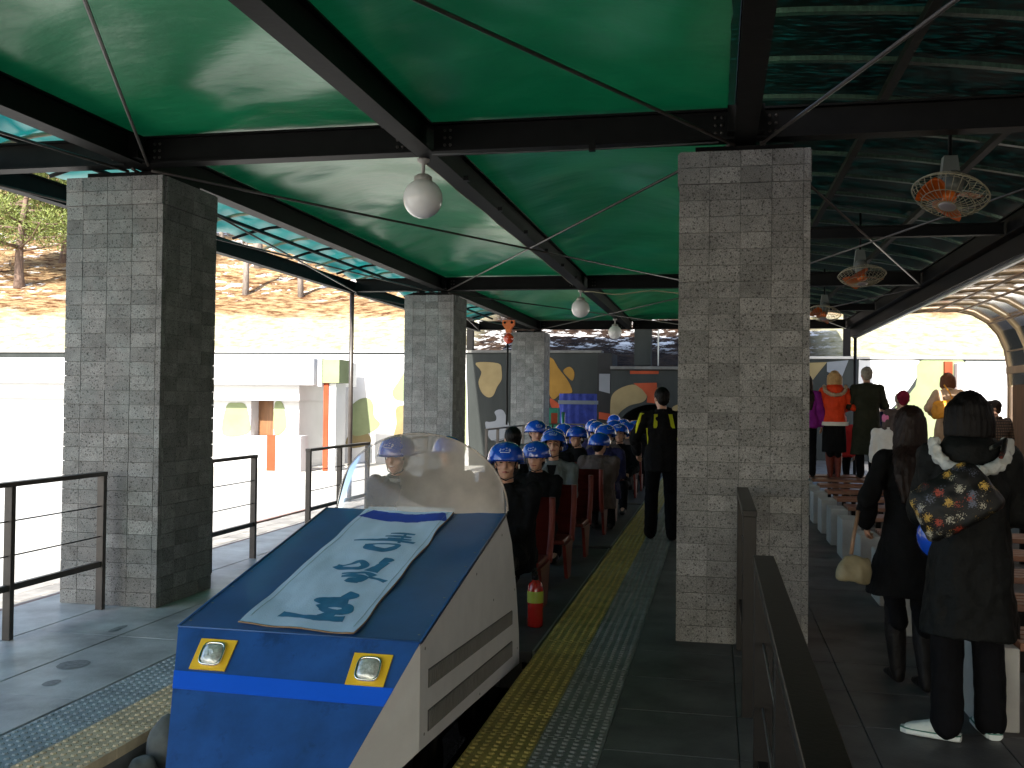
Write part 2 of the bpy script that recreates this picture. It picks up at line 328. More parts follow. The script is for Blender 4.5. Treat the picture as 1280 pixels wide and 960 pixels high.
def bag_mat():
    m, t, b = newmat('printed_bag'); N, L = t.nodes, t.links
    tc = N.new('ShaderNodeTexCoord')
    v = N.new('ShaderNodeTexVoronoi'); v.inputs['Scale'].default_value = 24
    nz = N.new('ShaderNodeTexNoise'); nz.inputs['Scale'].default_value = 60; nz.inputs['Detail'].default_value = 2
    mxv = N.new('ShaderNodeMix'); mxv.data_type = 'RGBA'; mxv.blend_type = 'LINEAR_LIGHT'; mxv.inputs[0].default_value = 0.035
    L.new(tc.outputs['Object'], mxv.inputs[6]); L.new(nz.outputs['Color'], mxv.inputs[7])
    L.new(mxv.outputs[2], v.inputs['Vector'])
    sp = N.new('ShaderNodeSeparateColor'); L.new(v.outputs['Color'], sp.inputs[0])
    rp = N.new('ShaderNodeValToRGB'); rp.color_ramp.interpolation = 'CONSTANT'
    el = rp.color_ramp.elements
    el[0].position = 0; el[0].color = (0.004, 0.004, 0.004, 1); el[1].position = 0.38; el[1].color = (0.42, 0.26, 0.05, 1)
    for p, c in ((0.58, (0.28, 0.04, 0.02)), (0.68, (0.35, 0.33, 0.26)), (0.84, (0.09, 0.10, 0.14)), (0.92, (0.55, 0.36, 0.08))):
        e = el.new(p); e.color = (*c, 1)
    L.new(sp.outputs[0], rp.inputs[0])
    th = N.new('ShaderNodeMath'); th.operation = 'LESS_THAN'; th.inputs[1].default_value = 0.42
    L.new(v.outputs['Distance'], th.inputs[0])
    mx = N.new('ShaderNodeMix'); mx.data_type = 'RGBA'; mx.inputs[6].default_value = (0.004, 0.004, 0.004, 1)
    L.new(th.outputs[0], mx.inputs[0]); L.new(rp.outputs[0], mx.inputs[7]); L.new(mx.outputs[2], b.inputs['Base Color'])
    b.inputs['Roughness'].default_value = 0.55; b.inputs['Specular IOR Level'].default_value = 0.3
    return m
M['bag'] = bag_mat()

def plaid_mat():
    m, t, b = newmat('plaid_cloth'); N, L = t.nodes, t.links
    tc = N.new('ShaderNodeTexCoord')
    w1 = N.new('ShaderNodeTexWave'); w1.inputs['Scale'].default_value = 8; w1.bands_direction = 'X'
    w2 = N.new('ShaderNodeTexWave'); w2.inputs['Scale'].default_value = 8; w2.bands_direction = 'Z'
    L.new(tc.outputs['Object'], w1.inputs[0]); L.new(tc.outputs['Object'], w2.inputs[0])
    a = N.new('ShaderNodeMath'); a.operation = 'MULTIPLY'; L.new(w1.outputs[1], a.inputs[0]); L.new(w2.outputs[1], a.inputs[1])
    rp = N.new('ShaderNodeValToRGB'); rp.color_ramp.elements[0].color = (0.025, 0.02, 0.02, 1); rp.color_ramp.elements[1].color = (0.20, 0.13, 0.09, 1)
    L.new(a.outputs[0], rp.inputs[0]); L.new(rp.outputs[0], b.inputs['Base Color']); b.inputs['Roughness'].default_value = 0.8
    return m
M['plaid'] = plaid_mat()

def hill_mat():
    m, t, b = newmat('hill_slope'); N, L = t.nodes, t.links
    g = N.new('ShaderNodeNewGeometry'); sep = N.new('ShaderNodeSeparateXYZ'); L.new(g.outputs['Position'], sep.inputs[0])
    def noise_(sc, det=6, st=None):
        n = N.new('ShaderNodeTexNoise'); n.inputs['Scale'].default_value = sc; n.inputs['Detail'].default_value = det; n.inputs['Roughness'].default_value = 0.7
        if st:
            mp = N.new('ShaderNodeMapping'); mp.inputs['Scale'].default_value = st; L.new(g.outputs['Position'], mp.inputs[0]); L.new(mp.outputs[0], n.inputs['Vector'])
        else: L.new(g.outputs['Position'], n.inputs['Vector'])
        return n.outputs[0]
    def mrange(src, a, b_, c=0.0, d=1.0):
        r_ = N.new('ShaderNodeMapRange'); r_.inputs[1].default_value = a; r_.inputs[2].default_value = b_; r_.inputs[3].default_value = c; r_.inputs[4].default_value = d
        L.new(src, r_.inputs[0]); return r_.outputs[0]
    def math_(op, a, b_):
        n = N.new('ShaderNodeMath'); n.operation = op
        for i, s in enumerate((a, b_)):
            if isinstance(s, (int, float)): n.inputs[i].default_value = s
            else: L.new(s, n.inputs[i])
        return n.outputs[0]
    def mix(f, a, b_):
        n = N.new('ShaderNodeMix'); n.data_type = 'RGBA'
        L.new(f, n.inputs[0])
        for i, s in ((6, a), (7, b_)):
            if isinstance(s, tuple): n.inputs[i].default_value = (*s, 1)
            else: L.new(s, n.inputs[i])
        return n.outputs[2]
    grass = mix(mrange(noise_(2.5), 0.35, 0.65), (0.27, 0.25, 0.12), (0.50, 0.47, 0.34))
    litter = mix(mrange(noise_(1.6, 8, (1, 1.5, 2)), 0.4, 0.62), (0.085, 0.034, 0.014), (0.42, 0.29, 0.15))
    f = mrange(math_('ADD', sep.outputs['Z'], math_('MULTIPLY', noise_(0.5), 2.4)), 6.1, 6.5)
    c = mix(f, grass, litter)
    # strip over the tunnel mouth, shade painted into dark soil with old snow
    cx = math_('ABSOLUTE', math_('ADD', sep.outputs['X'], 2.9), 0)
    shade_mask = mrange(cx, 7.4, 5.8)
    shaded_soil = mix(mrange(noise_(3.0), 0.4, 0.6), (0.013, 0.008, 0.006), (0.05, 0.03, 0.019))
    c = mix(shade_mask, c, shaded_soil)
    sn = math_('MULTIPLY', mrange(noise_(1.7, 8, (1, 1, 2.5)), 0.53, 0.58), mrange(sep.outputs['Z'], 3.2, 3.7))
    sn2 = math_('MULTIPLY', sn, shade_mask)
    sn3 = math_('MULTIPLY', mrange(noise_(0.9, 8), 0.56, 0.60), mrange(sep.outputs['Z'], 6.0, 6.6))
    c = mix(math_('MAXIMUM', sn2, sn3), c, (0.70, 0.68, 0.66))
    L.new(c, b.inputs['Base Color']); b.inputs['Roughness'].default_value = 0.95; b.inputs['Specular IOR Level'].default_value = 0.05
    bp = N.new('ShaderNodeBump'); bp.inputs['Strength'].default_value = 1; bp.inputs['Distance'].default_value = 0.12
    L.new(noise_(5.0), bp.inputs['Height']); L.new(bp.outputs[0], b.inputs['Normal'])
    return m
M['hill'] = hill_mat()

# ------------------------------------------------------------------ helpers
def obj(name, me, m=None, parent=None, loc=None, label=None, cat=None, group=None, kind=None):
    if isinstance(me, bmesh.types.BMesh):
        bm = me; me = bpy.data.meshes.new(name); bm.to_mesh(me); bm.free()
    if m is not None and not me.materials:
        me.materials.append(M[m] if isinstance(m, str) else m)
    o = bpy.data.objects.new(name, me)
    COL.objects.link(o)
    if parent: o.parent = parent
    if loc: o.location = loc
    if label: o['label'] = label
    if cat: o['category'] = cat
    if group: o['group'] = group
    if kind: o['kind'] = kind
    return o

def thing(name, label, cat, loc=(0, 0, 0), rz=0.0, group=None):
    o = bpy.data.objects.new(name, None)
    o.empty_display_size = 0.1
    COL.objects.link(o)
    o.location = loc; o.rotation_euler = (0, 0, rz)
    o['label'] = label; o['category'] = cat
    if group: o['group'] = group
    return o

def copy_thing(root, loc, rz=None, label=None):
    c = root.copy(); COL.objects.link(c); c.location = loc
    if rz is not None: c.rotation_euler[2] = rz
    if label: c['label'] = label
    for ch in list(root.children):
        d = ch.copy(); COL.objects.link(d); d.parent = c
        for g in list(ch.children):
            e = g.copy(); COL.objects.link(e); e.parent = d
    return c

def box(bm, x0, x1, y0, y1, z0, z1, bev=0.0):
    vs = [bm.verts.new(p) for p in ((x0, y0, z0), (x1, y0, z0), (x1, y1, z0), (x0, y1, z0), (x0, y0, z1), (x1, y0, z1), (x1, y1, z1), (x0, y1, z1))]
    fs = [bm.faces.new([vs[i] for i in q]) for q in ((0, 3, 2, 1), (4, 5, 6, 7), (0, 1, 5, 4), (1, 2, 6, 5), (2, 3, 7, 6), (3, 0, 4, 7))]
    if bev:
        es = list({e for f in fs for e in f.edges})
        bmesh.ops.bevel(bm, geom=es, offset=bev, segments=1, affect='EDGES')
    return fs

def bxm(name, *a, bev=0.0):
    bm = bmesh.new(); box(bm, *a, bev=bev)
    return bm

def prism(bm, pts, n0, n1):
    """closed solid between polygon pts+n0 and pts+n1 (vectors)"""
    a = [bm.verts.new(Vector(p) + Vector(n0)) for p in pts]
    b = [bm.verts.new(Vector(p) + Vector(n1)) for p in pts]
    bm.faces.new(a[::-1]); bm.faces.new(b)
    k = len(pts)
    for i in range(k):
        bm.faces.new((a[i], a[(i + 1) % k], b[(i + 1) % k], b[i]))
    bmesh.ops.recalc_face_normals(bm, faces=bm.faces)

def basis(d):
    d = d.normalized()
    a = Vector((0, 0, 1)) if abs(d.z) < 0.9 else Vector((0, 1, 0))
    x = d.cross(a).normalized()
    return x, d.cross(x).normalized()

def tube(bm, pts, rad, seg=8, cap=True, flat=None):
    """swept tube through pts, rad scalar or list; flat=(sx,sy) squashes"""
    pts = [Vector(p) for p in pts]
    n = len(pts)
    rs = rad if isinstance(rad, (list, tuple)) else [rad] * n
    rings = []
    px = None
    for i, p in enumerate(pts):
        d = (pts[min(i + 1, n - 1)] - pts[max(i - 1, 0)])
        x, y = basis(d)
        if px is not None:
            x = (px - d.normalized() * px.dot(d.normalized()))
            x = x.normalized() if x.length > 1e-6 else basis(d)[0]
            y = d.normalized().cross(x)
        px = x
        rings.append([bm.verts.new(p + (x * math.cos(2 * math.pi * k / seg) + y * math.sin(2 * math.pi * k / seg)) * rs[i]) for k in range(seg)])
    for a, b in zip(rings, rings[1:]):
        for k in range(seg):
            f = bm.faces.new((a[k], a[(k + 1) % seg], b[(k + 1) % seg], b[k])); f.smooth = True
    if cap:
        bm.faces.new(rings[0][::-1]); bm.faces.new(rings[-1])
    return rings

def lathe(bm, prof, seg=24, mtx=None):
    """profile of (r,z)"""
    rings = []
    for r_, z in prof:
        if r_ < 1e-5:
            rings.append([bm.verts.new((0, 0, z))])
        else:
            rings.append([bm.verts.new((r_ * math.cos(2 * math.pi * k / seg), r_ * math.sin(2 * math.pi * k / seg), z)) for k in range(seg)])
    for a, b in zip(rings, rings[1:]):
        for k in range(seg):
            q = [a[k % len(a)], a[(k + 1) % len(a)], b[(k + 1) % len(b)], b[k % len(b)]]
            q = list(dict.fromkeys(q))
            if len(q) > 2:
                f = bm.faces.new(q); f.smooth = True
    if mtx is not None:
        bmesh.ops.transform(bm, matrix=mtx, verts=[v for r_ in rings for v in r_])

def grid(bm, fn, nu, nv, smooth=True):
    vs = [[bm.verts.new(fn(i / nu, j / nv)) for j in range(nv + 1)] for i in range(nu + 1)]
    for i in range(nu):
        for j in range(nv):
            f = bm.faces.new((vs[i][j], vs[i + 1][j], vs[i + 1][j + 1], vs[i][j + 1])); f.smooth = smooth

# ================================================================== GROUND, PLATFORMS
def terrain(x, y):
    g = -0.12 - 0.38 * min(1, max(0, (y - 10) / 12))
    if y > 30.6:
        t = y - 30.6
        z = 2.15 + t * 0.315 + 0.35 * mn.noise((x * 0.13, y * 0.13, 0)) * min(1, t / 3) + 0.12 * mn.noise((x * 0.6, y * 0.6, 4)) * min(1, t / 2)
        if x < -14: z += min(4, (-14 - x) * 0.05) * min(1, t / 8)
        return max(z, g)
    return g - 0.0

xs = sorted(set([-300, -200, -130, -90] + [-65 + 1.0 * i for i in range(126)] + [90, 130, 200, 300]))
ys = sorted(set([-300, -120, -50, -20, -10, 0, 6, 10, 14, 18, 22, 26, 30, 30.55, 30.62] + [31 + 0.6 * i for i in range(30)] + [50, 52, 55, 60, 70, 90, 130, 200, 300]))
bm = bmesh.new()
# the yard is cut away where the platforms and the track pit are
vm = {}
def gv(x, y):
    k = (x, y)
    if k not in vm:
        vm[k] = bm.verts.new((x, y, terrain(x, y)))
    return vm[k]
ysg = [y for y in ys if y <= 30.62]
xg = sorted(set(xs + [-5.05, 4.9]))
for i in range(len(xg) - 1):
    for j in range(len(ysg) - 1):
        x0, x1, y0, y1 = xg[i], xg[i + 1], ysg[j], ysg[j + 1]
        if x0 >= -5.06 and x1 <= 4.91 and y1 <= 30.62 and y0 >= -20: continue
        bm.faces.new((gv(x0, y0), gv(x1, y0), gv(x1, y1), gv(x0, y1)))
obj('yard_ground', bm, 'ground', kind='structure', label='pale sunlit yard ground around the station')
bm = bmesh.new(); vm = {}
ysh = [y for y in ys if y >= 30.6]
for i in range(len(xs) - 1):
    for j in range(len(ysh) - 1):
        f = bm.faces.new((gv(xs[i], ysh[j]), gv(xs[i + 1], ysh[j]), gv(xs[i + 1], ysh[j + 1]), gv(xs[i], ysh[j + 1]))); f.smooth = True
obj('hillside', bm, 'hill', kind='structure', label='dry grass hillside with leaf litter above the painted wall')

def slabs(parent, name, m, x0, x1, nx, y0, y1, dy, jx=0.0022, top=0.0):
    dx = (x1 - x0) / nx
    bm = bmesh.new(); box(bm, jx, dx - jx, jx, dy - jx, -0.05, 0, bev=0.003)
    me = bpy.data.meshes.new(name); bm.to_mesh(me); bm.free(); me.materials.append(M[m])
    k = 0
    y = y0
    while y < y1 - 1e-6:
        for i in range(nx):
            o = obj(name, me, None, parent, (x0 + i * dx, y, top + random.uniform(-0.0012, 0.0012)))
        y += dy

# left platform
pl = obj('platform_left', bxm('b', -5.05, -2.57, -20, 30.0, -0.75, -0.047), 'bed', kind='structure', label='left platform')
slabs(pl, 'slab', 'slab', -5.03, -4.41, 1, 2.0, 28, 1.24)
slabs(pl, 'slab', 'slab', -4.405, -3.785, 1, 2.0, 28, 1.24)
slabs(pl, 'slab', 'slab', -3.78, -3.185, 1, 2.0, 28, 1.24)
pr = obj('platform_right', bxm('b', -1.08, 4.9, -20, 28.4, -0.75, -0.047), 'bed', kind='structure', label='right platform')
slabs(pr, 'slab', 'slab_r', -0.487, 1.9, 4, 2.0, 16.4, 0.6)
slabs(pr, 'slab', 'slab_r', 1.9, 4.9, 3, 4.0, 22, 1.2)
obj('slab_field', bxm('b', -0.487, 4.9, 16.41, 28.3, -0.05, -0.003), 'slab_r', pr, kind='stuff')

for (sx_, sy_, a_, b2_) in ((-3.62, 5.05, 0.085, 0.05), (-3.5, 4.7, 0.04, 0.03), (-3.9, 5.9, 0.03, 0.05)):
    bm = bmesh.new(); vs_ = [bm.verts.new((sx_ + a_ * math.cos(k * math.pi / 12) * (1 + .15 * mn.noise((k * .9, sx_, 0))), sy_ + b2_ * 2 * math.sin(k * math.pi / 12), 0.0016)) for k in range(24)]; bm.faces.new(vs_)
    obj('stain', bm, 'stain', pl)
# tactile tiles
def dome_tile(name, m):
    bm = bmesh.new()
    box(bm, 0.002, 0.298, 0.002, 0.298, -0.05, 0.001)
    for i in range(6):
        for j in range(6):
            cx, cy = 0.025 + 0.05 * i, 0.025 + 0.05 * j
            a = [bm.verts.new((cx + 0.0155 * math.cos(math.pi / 3 * k), cy + 0.0155 * math.sin(math.pi / 3 * k), 0.001)) for k in range(6)]
            b = [bm.verts.new((cx + 0.010 * math.cos(math.pi / 3 * k), cy + 0.010 * math.sin(math.pi / 3 * k), 0.0075)) for k in range(6)]
            bm.faces.new(b)
            for k in range(6):
                bm.faces.new((a[k], a[(k + 1) % 6], b[(k + 1) % 6], b[k]))
    me = bpy.data.meshes.new(name); bm.to_mesh(me); bm.free(); me.materials.append(M[m])
    return me
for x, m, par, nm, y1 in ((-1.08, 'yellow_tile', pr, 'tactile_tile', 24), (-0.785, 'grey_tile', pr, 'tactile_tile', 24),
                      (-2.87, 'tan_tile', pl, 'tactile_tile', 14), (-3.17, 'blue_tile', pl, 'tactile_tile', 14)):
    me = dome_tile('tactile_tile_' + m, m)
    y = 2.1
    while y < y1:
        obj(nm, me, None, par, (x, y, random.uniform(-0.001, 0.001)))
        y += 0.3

# track pit
obj('track_bed', bxm('b', -2.57, -1.08, -20, 30, -0.85, -0.62), 'pit', kind='structure', label='dark gravel track bed between the platforms')
bm = bmesh.new()
for x in (-2.28, -1.38):
    box(bm, x - 0.03, x + 0.03, -15, 28, -0.52, -0.42)
    box(bm, x - 0.05, x + 0.05, -15, 28, -0.60, -0.58)
    box(bm, x - 0.012, x + 0.012, -15, 28, -0.58, -0.52)
obj('rails', bm, 'steel', kind='structure', label='pair of steel rails in the track pit')
for (x, y, s, z, lb) in ((-2.445, 4.10, 0.125, -0.06, 'large grey boulder in the gap left of the blue train nose'), (-2.45, 3.90, 0.085, -0.12, 'smaller grey boulder at the bottom edge, in front of the large one'),
                        (-2.42, 4.28, 0.12, -0.25, 'dark boulder low in the gap behind the large grey boulder')):
    bm = bmesh.new(); bmesh.ops.create_icosphere(bm, subdivisions=3, radius=1)
    for v in bm.verts:
        k = 1 + 0.22 * mn.noise(v.co * 1.6 + Vector((x * 9, y * 7, 0)))
        v.co = Vector((v.co.x * s * k * 0.75, v.co.y * s * k, v.co.z * s * k * 1.15))
    for f in bm.faces: f.smooth = True
    big = s > 0.15
    obj('boulder', bm, 'rock', loc=(x, y, z), cat='rock', group='boulders between the left platform edge and the train nose', label=lb)

# paver strip outside the left platform
bm = bmesh.new(); box(bm, 0.004, 0.216, 0.004, 0.446, -0.06, 0, bev=0.004)
me = bpy.data.meshes.new('paver'); bm.to_mesh(me); bm.free(); me.materials.append(M['paver'])
strip = obj('pavement_strip', bxm('b', -5.80, -5.06, -6, 22, -0.55, -0.125), 'bed', kind='structure', label='narrow paved strip beside the left platform')
y = 5.2
while y < 17:
    for i in range(3):
        obj('paver', me, None, strip, (-5.77 + i * 0.22, y + (0.22 if i % 2 else 0), -0.065 + random.uniform(-0.003, 0.003)))
    y += 0.45
obj('kerb', bxm('b', -5.10, -5.055, -6, 22, -0.40, -0.012), 'kerb', kind='structure', label='thin reddish kerb line at the left platform edge')
obj('kerb', bxm('b', -5.86, -5.81, -6, 22, -0.55, -0.055), 'kerb', kind='structure', label='outer reddish kerb line of the paved strip')

# ================================================================== PILLARS
def tile_mesh():
    bm = bmesh.new(); box(bm, 0, 1, 0, 1, 0, 1)
    me = bpy.data.meshes.new('stone_tile'); bm.to_mesh(me); bm.free(); me.materials.append(M['stone'])
    return me
TILE = tile_mesh()
ROW = 3.19 / 30
def face_tiles(parent, origin, du, width, cols, h, single, bm_stuff=None, dep=0.035):
    """origin: bottom left corner of the face seen from outside, du: unit vector to the right"""
    du = Vector(du); n = Vector((du.y, -du.x, 0))
    rz = math.atan2(du.y, du.x)
    s = sum(cols); cols = [c / s * width for c in cols]
    for r_ in range(30):
        x = 0
        cap = 0.012 if r_ >= 28 else 0
        for ci, c in enumerate(cols):
            g = 0.0016
            pr_ = random.uniform(0, 0.0035) + cap
            if single:
                o = obj('stone_tile', TILE, None, parent)
                p = Vector(origin) + du * (x + g) + n * pr_
                o.location = (p.x, p.y, r_ * ROW + g)
                o.rotation_euler = (0, 0, rz)
                o.scale = (c - 2 * g, dep, ROW - 2 * g)
            else:
                a = Vector(origin) + du * (x + g); b = Vector(origin) + du * (x + c - g)
                z0, z1 = r_ * ROW + g, (r_ + 1) * ROW - g
                q = [a + n * pr_, b + n * pr_, b - n * dep, a - n * dep]
                vs = [bm_stuff.verts.new((p.x, p.y, z)) for z in (z0, z1) for p in q]
                for f in ((0, 1, 2, 3), (7, 6, 5, 4), (0, 4, 5, 1), (1, 5, 6, 2), (2, 6, 7, 3), (3, 7, 4, 0)):
                    bm_stuff.faces.new([vs[k] for k in f])
            x += c

def pillar(x0, x1, y0, y1, label, cols_front, cols_side, singles):
    t = thing('stone_pillar', label, 'pillar', (0, 0, 0), 0, 'square stone-clad pillars holding up the station roof')
    d = 0.013
    obj('core', bxm('b', x0 + d, x1 - d, y0 + d, y1 - d, 0.0, 3.185), 'mortar', t)
    bm = bmesh.new(); left = False
    for k, (o, du, wd, cols) in enumerate((((x0, y0, 0), (1, 0, 0), x1 - x0, cols_front), ((x1, y0, 0), (0, 1, 0), y1 - y0, cols_side),
                                ((x1, y1, 0), (-1, 0, 0), x1 - x0, cols_front), ((x0, y1, 0), (0, -1, 0), y1 - y0, cols_side))):
        o = Vector(o); du = Vector(du); n = Vector((du.y, -du.x, 0))
        # each face stops short of the next one's depth so the corners butt
        if k % 2: o = o + du * 0.037; wd = wd - 0.074
        if k in singles: face_tiles(t, o - n * 0.004, du, wd, cols, 3.19, True)
        else: face_tiles(t, o - n * 0.004, du, wd, cols, 3.19, False, bm); left = True
    if left: obj('stone_tiles', bm, 'stone', t, kind='stuff')
    else: bm.free()
    obj('cap_plate', bxm('b', x0 + 0.1, x1 - 0.1, y0 + 0.1, y1 - 0.1, 3.19, 3.246), 'steel', t)
    return t
CF = [0.14, 0.205, 0.205, 0.205, 0.045]; CR = [0.195, 0.195, 0.195, 0.195, 0.045]; CS = [0.03, 0.19, 0.19, 0.19, 0.19]
pillar(-4.81, -4.01, 6.53, 7.33, 'large stone pillar at far left, nearest on the left platform', CF, CS, (0, 1))
pillar(-0.25, 0.58, 6.49, 7.30, 'broad stone pillar at centre right, nearest on the right platform', CR, CS, (0, 3))
pillar(-4.81, -4.01, 14.71, 15.51, 'second stone pillar on the left platform, above the passenger behind the windscreen', CF, CS, (0,))
pillar(-4.81, -4.01, 22.9, 23.7, 'third and farthest stone pillar on the left platform, behind the hanging orange hoist', CF, CS, ())

# ================================================================== ROOF FRAME
rf = thing('roof_frame', 'black steel roof frame of crossing beams and thin tie rods above the platforms', 'roof frame')
ZB = 3.25
def ibeam_y(x0, x1, y0, y1, name='long_beam', z0=ZB, h=0.20, m='steel'):
    bm = bmesh.new(); c = (x0 + x1) / 2
    box(bm, x0, x1, y0, y1, z0, z0 + 0.014); box(bm, x0, x1, y0, y1, z0 + h - 0.014, z0 + h)
    box(bm, c - 0.03, c + 0.03, y0, y1, z0 + 0.014, z0 + h - 0.014)
    obj(name, bm, m, rf)
def ibeam_x(x0, x1, y0, y1, name='cross_beam', z0=ZB, h=0.20, m='steel'):
    bm = bmesh.new(); c = (y0 + y1) / 2
    box(bm, x0, x1, y0, y1, z0, z0 + 0.014); box(bm, x0, x1, y0, y1, z0 + h - 0.014, z0 + h)
    box(bm, x0, x1, c - 0.03, c + 0.03, z0 + 0.014, z0 + h - 0.014)
    obj(name, bm, m, rf)
YB = [-9.9, -1.72, 6.42, 14.62, 22.82]
LONG = [(-4.26, -4.12), (-2.06, -1.92), (0.10, 0.24), (2.80, 2.92)]
for (a, b) in LONG:
    ibeam_y(a, b, -16.5, 23.1)
ibeam_y(-5.70, -5.60, -16.5, 23.1, 'edge_beam', 3.22, 0.18)
spans = [(-5.60, -4.26), (-4.12, -2.06), (-1.92, 0.10), (0.24, 2.80)]
for y in YB:
    for i, (a, b) in enumerate(spans):
        ibeam_x(a + 0.002, b - 0.002, y, y + 0.14, z0=ZB + 0.0)
        if i == 3: pass
for y in (2.4, 10.55, 18.7):
    ibeam_x(0.242, 2.798, y, y + 0.1, 'secondary_beam', ZB + 0.02, 0.12)
# connection blocks above the pillars
for (x, y) in ((-4.19, 6.5), (-4.19, 14.7), (0.17, 6.5), (-4.19, 22.9)):
    obj('gusset', bxm('b', x - 0.115, x + 0.115, y - 0.20, y - 0.09, ZB + 0.016, ZB + 0.183), 'steel', rf)
for x in (-4.19, -1.99, 0.17):
    for y in YB[1:]:
        bm = bmesh.new()
        for dx in (-0.19, -0.15, 0.15, 0.19):
            for dz in (0.05, 0.10, 0.15):
                lathe(bm, [(0, 0.008), (0.010, 0.007), (0.011, 0), (0, 0)], 6, Matrix.Translation((x + dx, y + 0.039, ZB + dz)) @ Matrix.Rotation(R(90), 4, 'X'))
        obj('bolts', bm, 'steel_brown', rf, kind='stuff')
def rod(a, b, r_=0.011, name='tie_rod', m='steel_brown', par=rf):
    bm = bmesh.new(); tube(bm, [a, b], r_, 8)
    return obj(name, bm, m, par)
zr = 3.22
for k in range(1, 4):
    y0, y1 = YB[k] + 0.1, YB[k + 1] + 0.05
    rod((-4.1, y0, zr), (0.1, y1, zr)); rod((-4.1, y1, zr + 0.03), (0.1, y0, zr + 0.03))
    rod((0.27, y1, zr), (2.8, y0, zr)); rod((0.27, y0, zr + 0.03), (2.8, y1, zr + 0.03))
    rod((-5.6, y0, zr - 0.01), (-4.26, y1, zr - 0.01)); rod((-5.6, y1, zr + 0.02), (-4.26, y0, zr + 0.02))
# service cable slung under the first cross beam, with its bracket
bm = bmesh.new(); tube(bm, [(-1.9 + 1.9 * t, 6.36, 3.215 - 0.012 * math.sin(t * math.pi)) for t in [i / 8 for i in range(9)]], 0.007, 6)
obj('cable', bm, 'cable', rf)
obj('cable_clip', bxm('b', -0.83, -0.79, 6.34, 6.38, 3.19, 3.25), 'steel', rf)
bm = bmesh.new(); tube(bm, [(-1.95 + 2.0 * t, 14.55, 3.2 - 0.05 * math.sin(t * math.pi * 2) ** 2) for t in [i / 14 for i in range(15)]], 0.010, 6)
obj('cable', bm, 'fan_cream', rf)
# small conduit clips along the centre beam
for i in range(6):
    obj('conduit_clip', bxm('b', -1.90, -1.86, 7.2 + i * 1.2, 7.26 + i * 1.2, 3.225, 3.26), 'steel', rf)
bm = bmesh.new(); tube(bm, [(-2.075, 6.7 + 0.5 * i, 3.262 + 0.006 * math.sin(i * 2.1)) for i in range(16)], 0.008, 6)
obj('conduit', bm, 'fan_cream', rf)
# slender outer post
t = thing('roof_post', 'slender steel pole holding the outer roof edge, left of the second stone pillar', 'post')
bm = bmesh.new(); tube(bm, [(-5.65, 14.62, -0.1), (-5.65, 14.62, 3.22)], 0.035, 12); obj('pole', bm, 'steel_brown', t)
obj('base_plate', bxm('b', -5.74, -5.56, 14.53, 14.71, -0.118, -0.10), 'steel', t)
t = thing('roof_post', 'slender dark post at the far end of the grey gutter, right of the red-jacketed visitor', 'post')
bm = bmesh.new(); tube(bm, [(3.0, 22.8, 0), (3.0, 22.8, 3.22)], 0.035, 12); obj('pole', bm, 'steel', t)
obj('base_plate', bxm('b', 2.91, 3.09, 22.71, 22.89, 0, 0.012), 'steel', t)

# tarpaulin: pinned on the beams, billowing between them
def tarp_z(x, y):
    zc = 3.47
    bx = min(abs(x + 4.19), abs(x + 1.99), abs(x - 0.05))
    k = (y - 6.49) / 8.2
    by = min(abs((y - yb) ) for yb in (-16.4, -9.85, -1.65, 6.49, 14.69, 22.89))
    ex = min(1, bx / 1.05); ey = min(1, by / 3.2)
    lift = 0.20 * (math.sin(ex * math.pi / 2) ** 1.2) * (math.sin(ey * math.pi / 2) ** 0.8)
    n1 = 0.085 * mn.noise((x * 0.55, y * 0.42, 3)) + 0.045 * mn.noise((x * 1.6 + y * 0.5, y * 0.9, 8)) + 0.012 * abs(mn.noise((x * 2.2 - y * 2.6, y * 0.7 + x * 0.6, 5)))
    for_ = 0.010 * math.sin(14 * math.atan2((y - 6.49) % 8.2, abs((x + 4.19) % 2.15) + 0.3)) * (1 - ex * 0.6) * max(0, 1 - by / 3.0)
    n1 += for_
    fold = 0.012 * math.sin((x * 1.3 + y * 2.6) * 3.1 + 2 * mn.noise((x, y, 1))) * (1 - ex * ey) 
    e2 = min(1, bx / 0.25) * min(1, by / 0.25)
    return zc + lift + (n1 + fold) * e2 
bm = bmesh.new()
def tf(u, v):
    x = -4.24 + u * 4.30; y = -16.4 + v * 39.6
    return (x + (0.012 * mn.noise((0, y * 5, 0)) if u > 0.99 else 0), y, tarp_z(x, y))
grid(bm, tf, 90, 600)
# hem turned down beside the right-hand beam
obj('tarpaulin', bm, 'tarp', label='green tarpaulin stretched over the roof beams above the train', cat='tarpaulin')

# left outer strip: teal corrugated sheet on ribs
t = thing('side_awning', 'teal translucent sheet roofing on ribs along the left roof edge', 'awning')
bm = bmesh.new()
grid(bm, lambda u, v: (-5.72 + u * 1.50, -16.4 + v * 39.5, 3.50 + 0.16 * math.sin(u * math.pi) - 0.0 + 0.022 * math.sin(v * 39.5 * 7) - 0.05 * mn.noise((u * 2, v * 20, 0))), 14, 900)
obj('sheet', bm, 'teal_sheet', t)
for i in range(33):
    y = -4.0 + i * 0.82
    bm = bmesh.new(); tube(bm, [(-5.68 + 1.42 * q, y, 3.455 + 0.13 * math.sin(q * math.pi)) for q in [k / 6 for k in range(7)]], 0.018, 6)
    obj('rib', bm, 'fan_cream' if i % 2 else 'steel', t)
for x in (-5.3, -4.75):
    bm = bmesh.new(); tube(bm, [(x, -4.4, 3.52), (x, 23, 3.52)], 0.022, 6); obj('purlin', bm, 'steel', t)
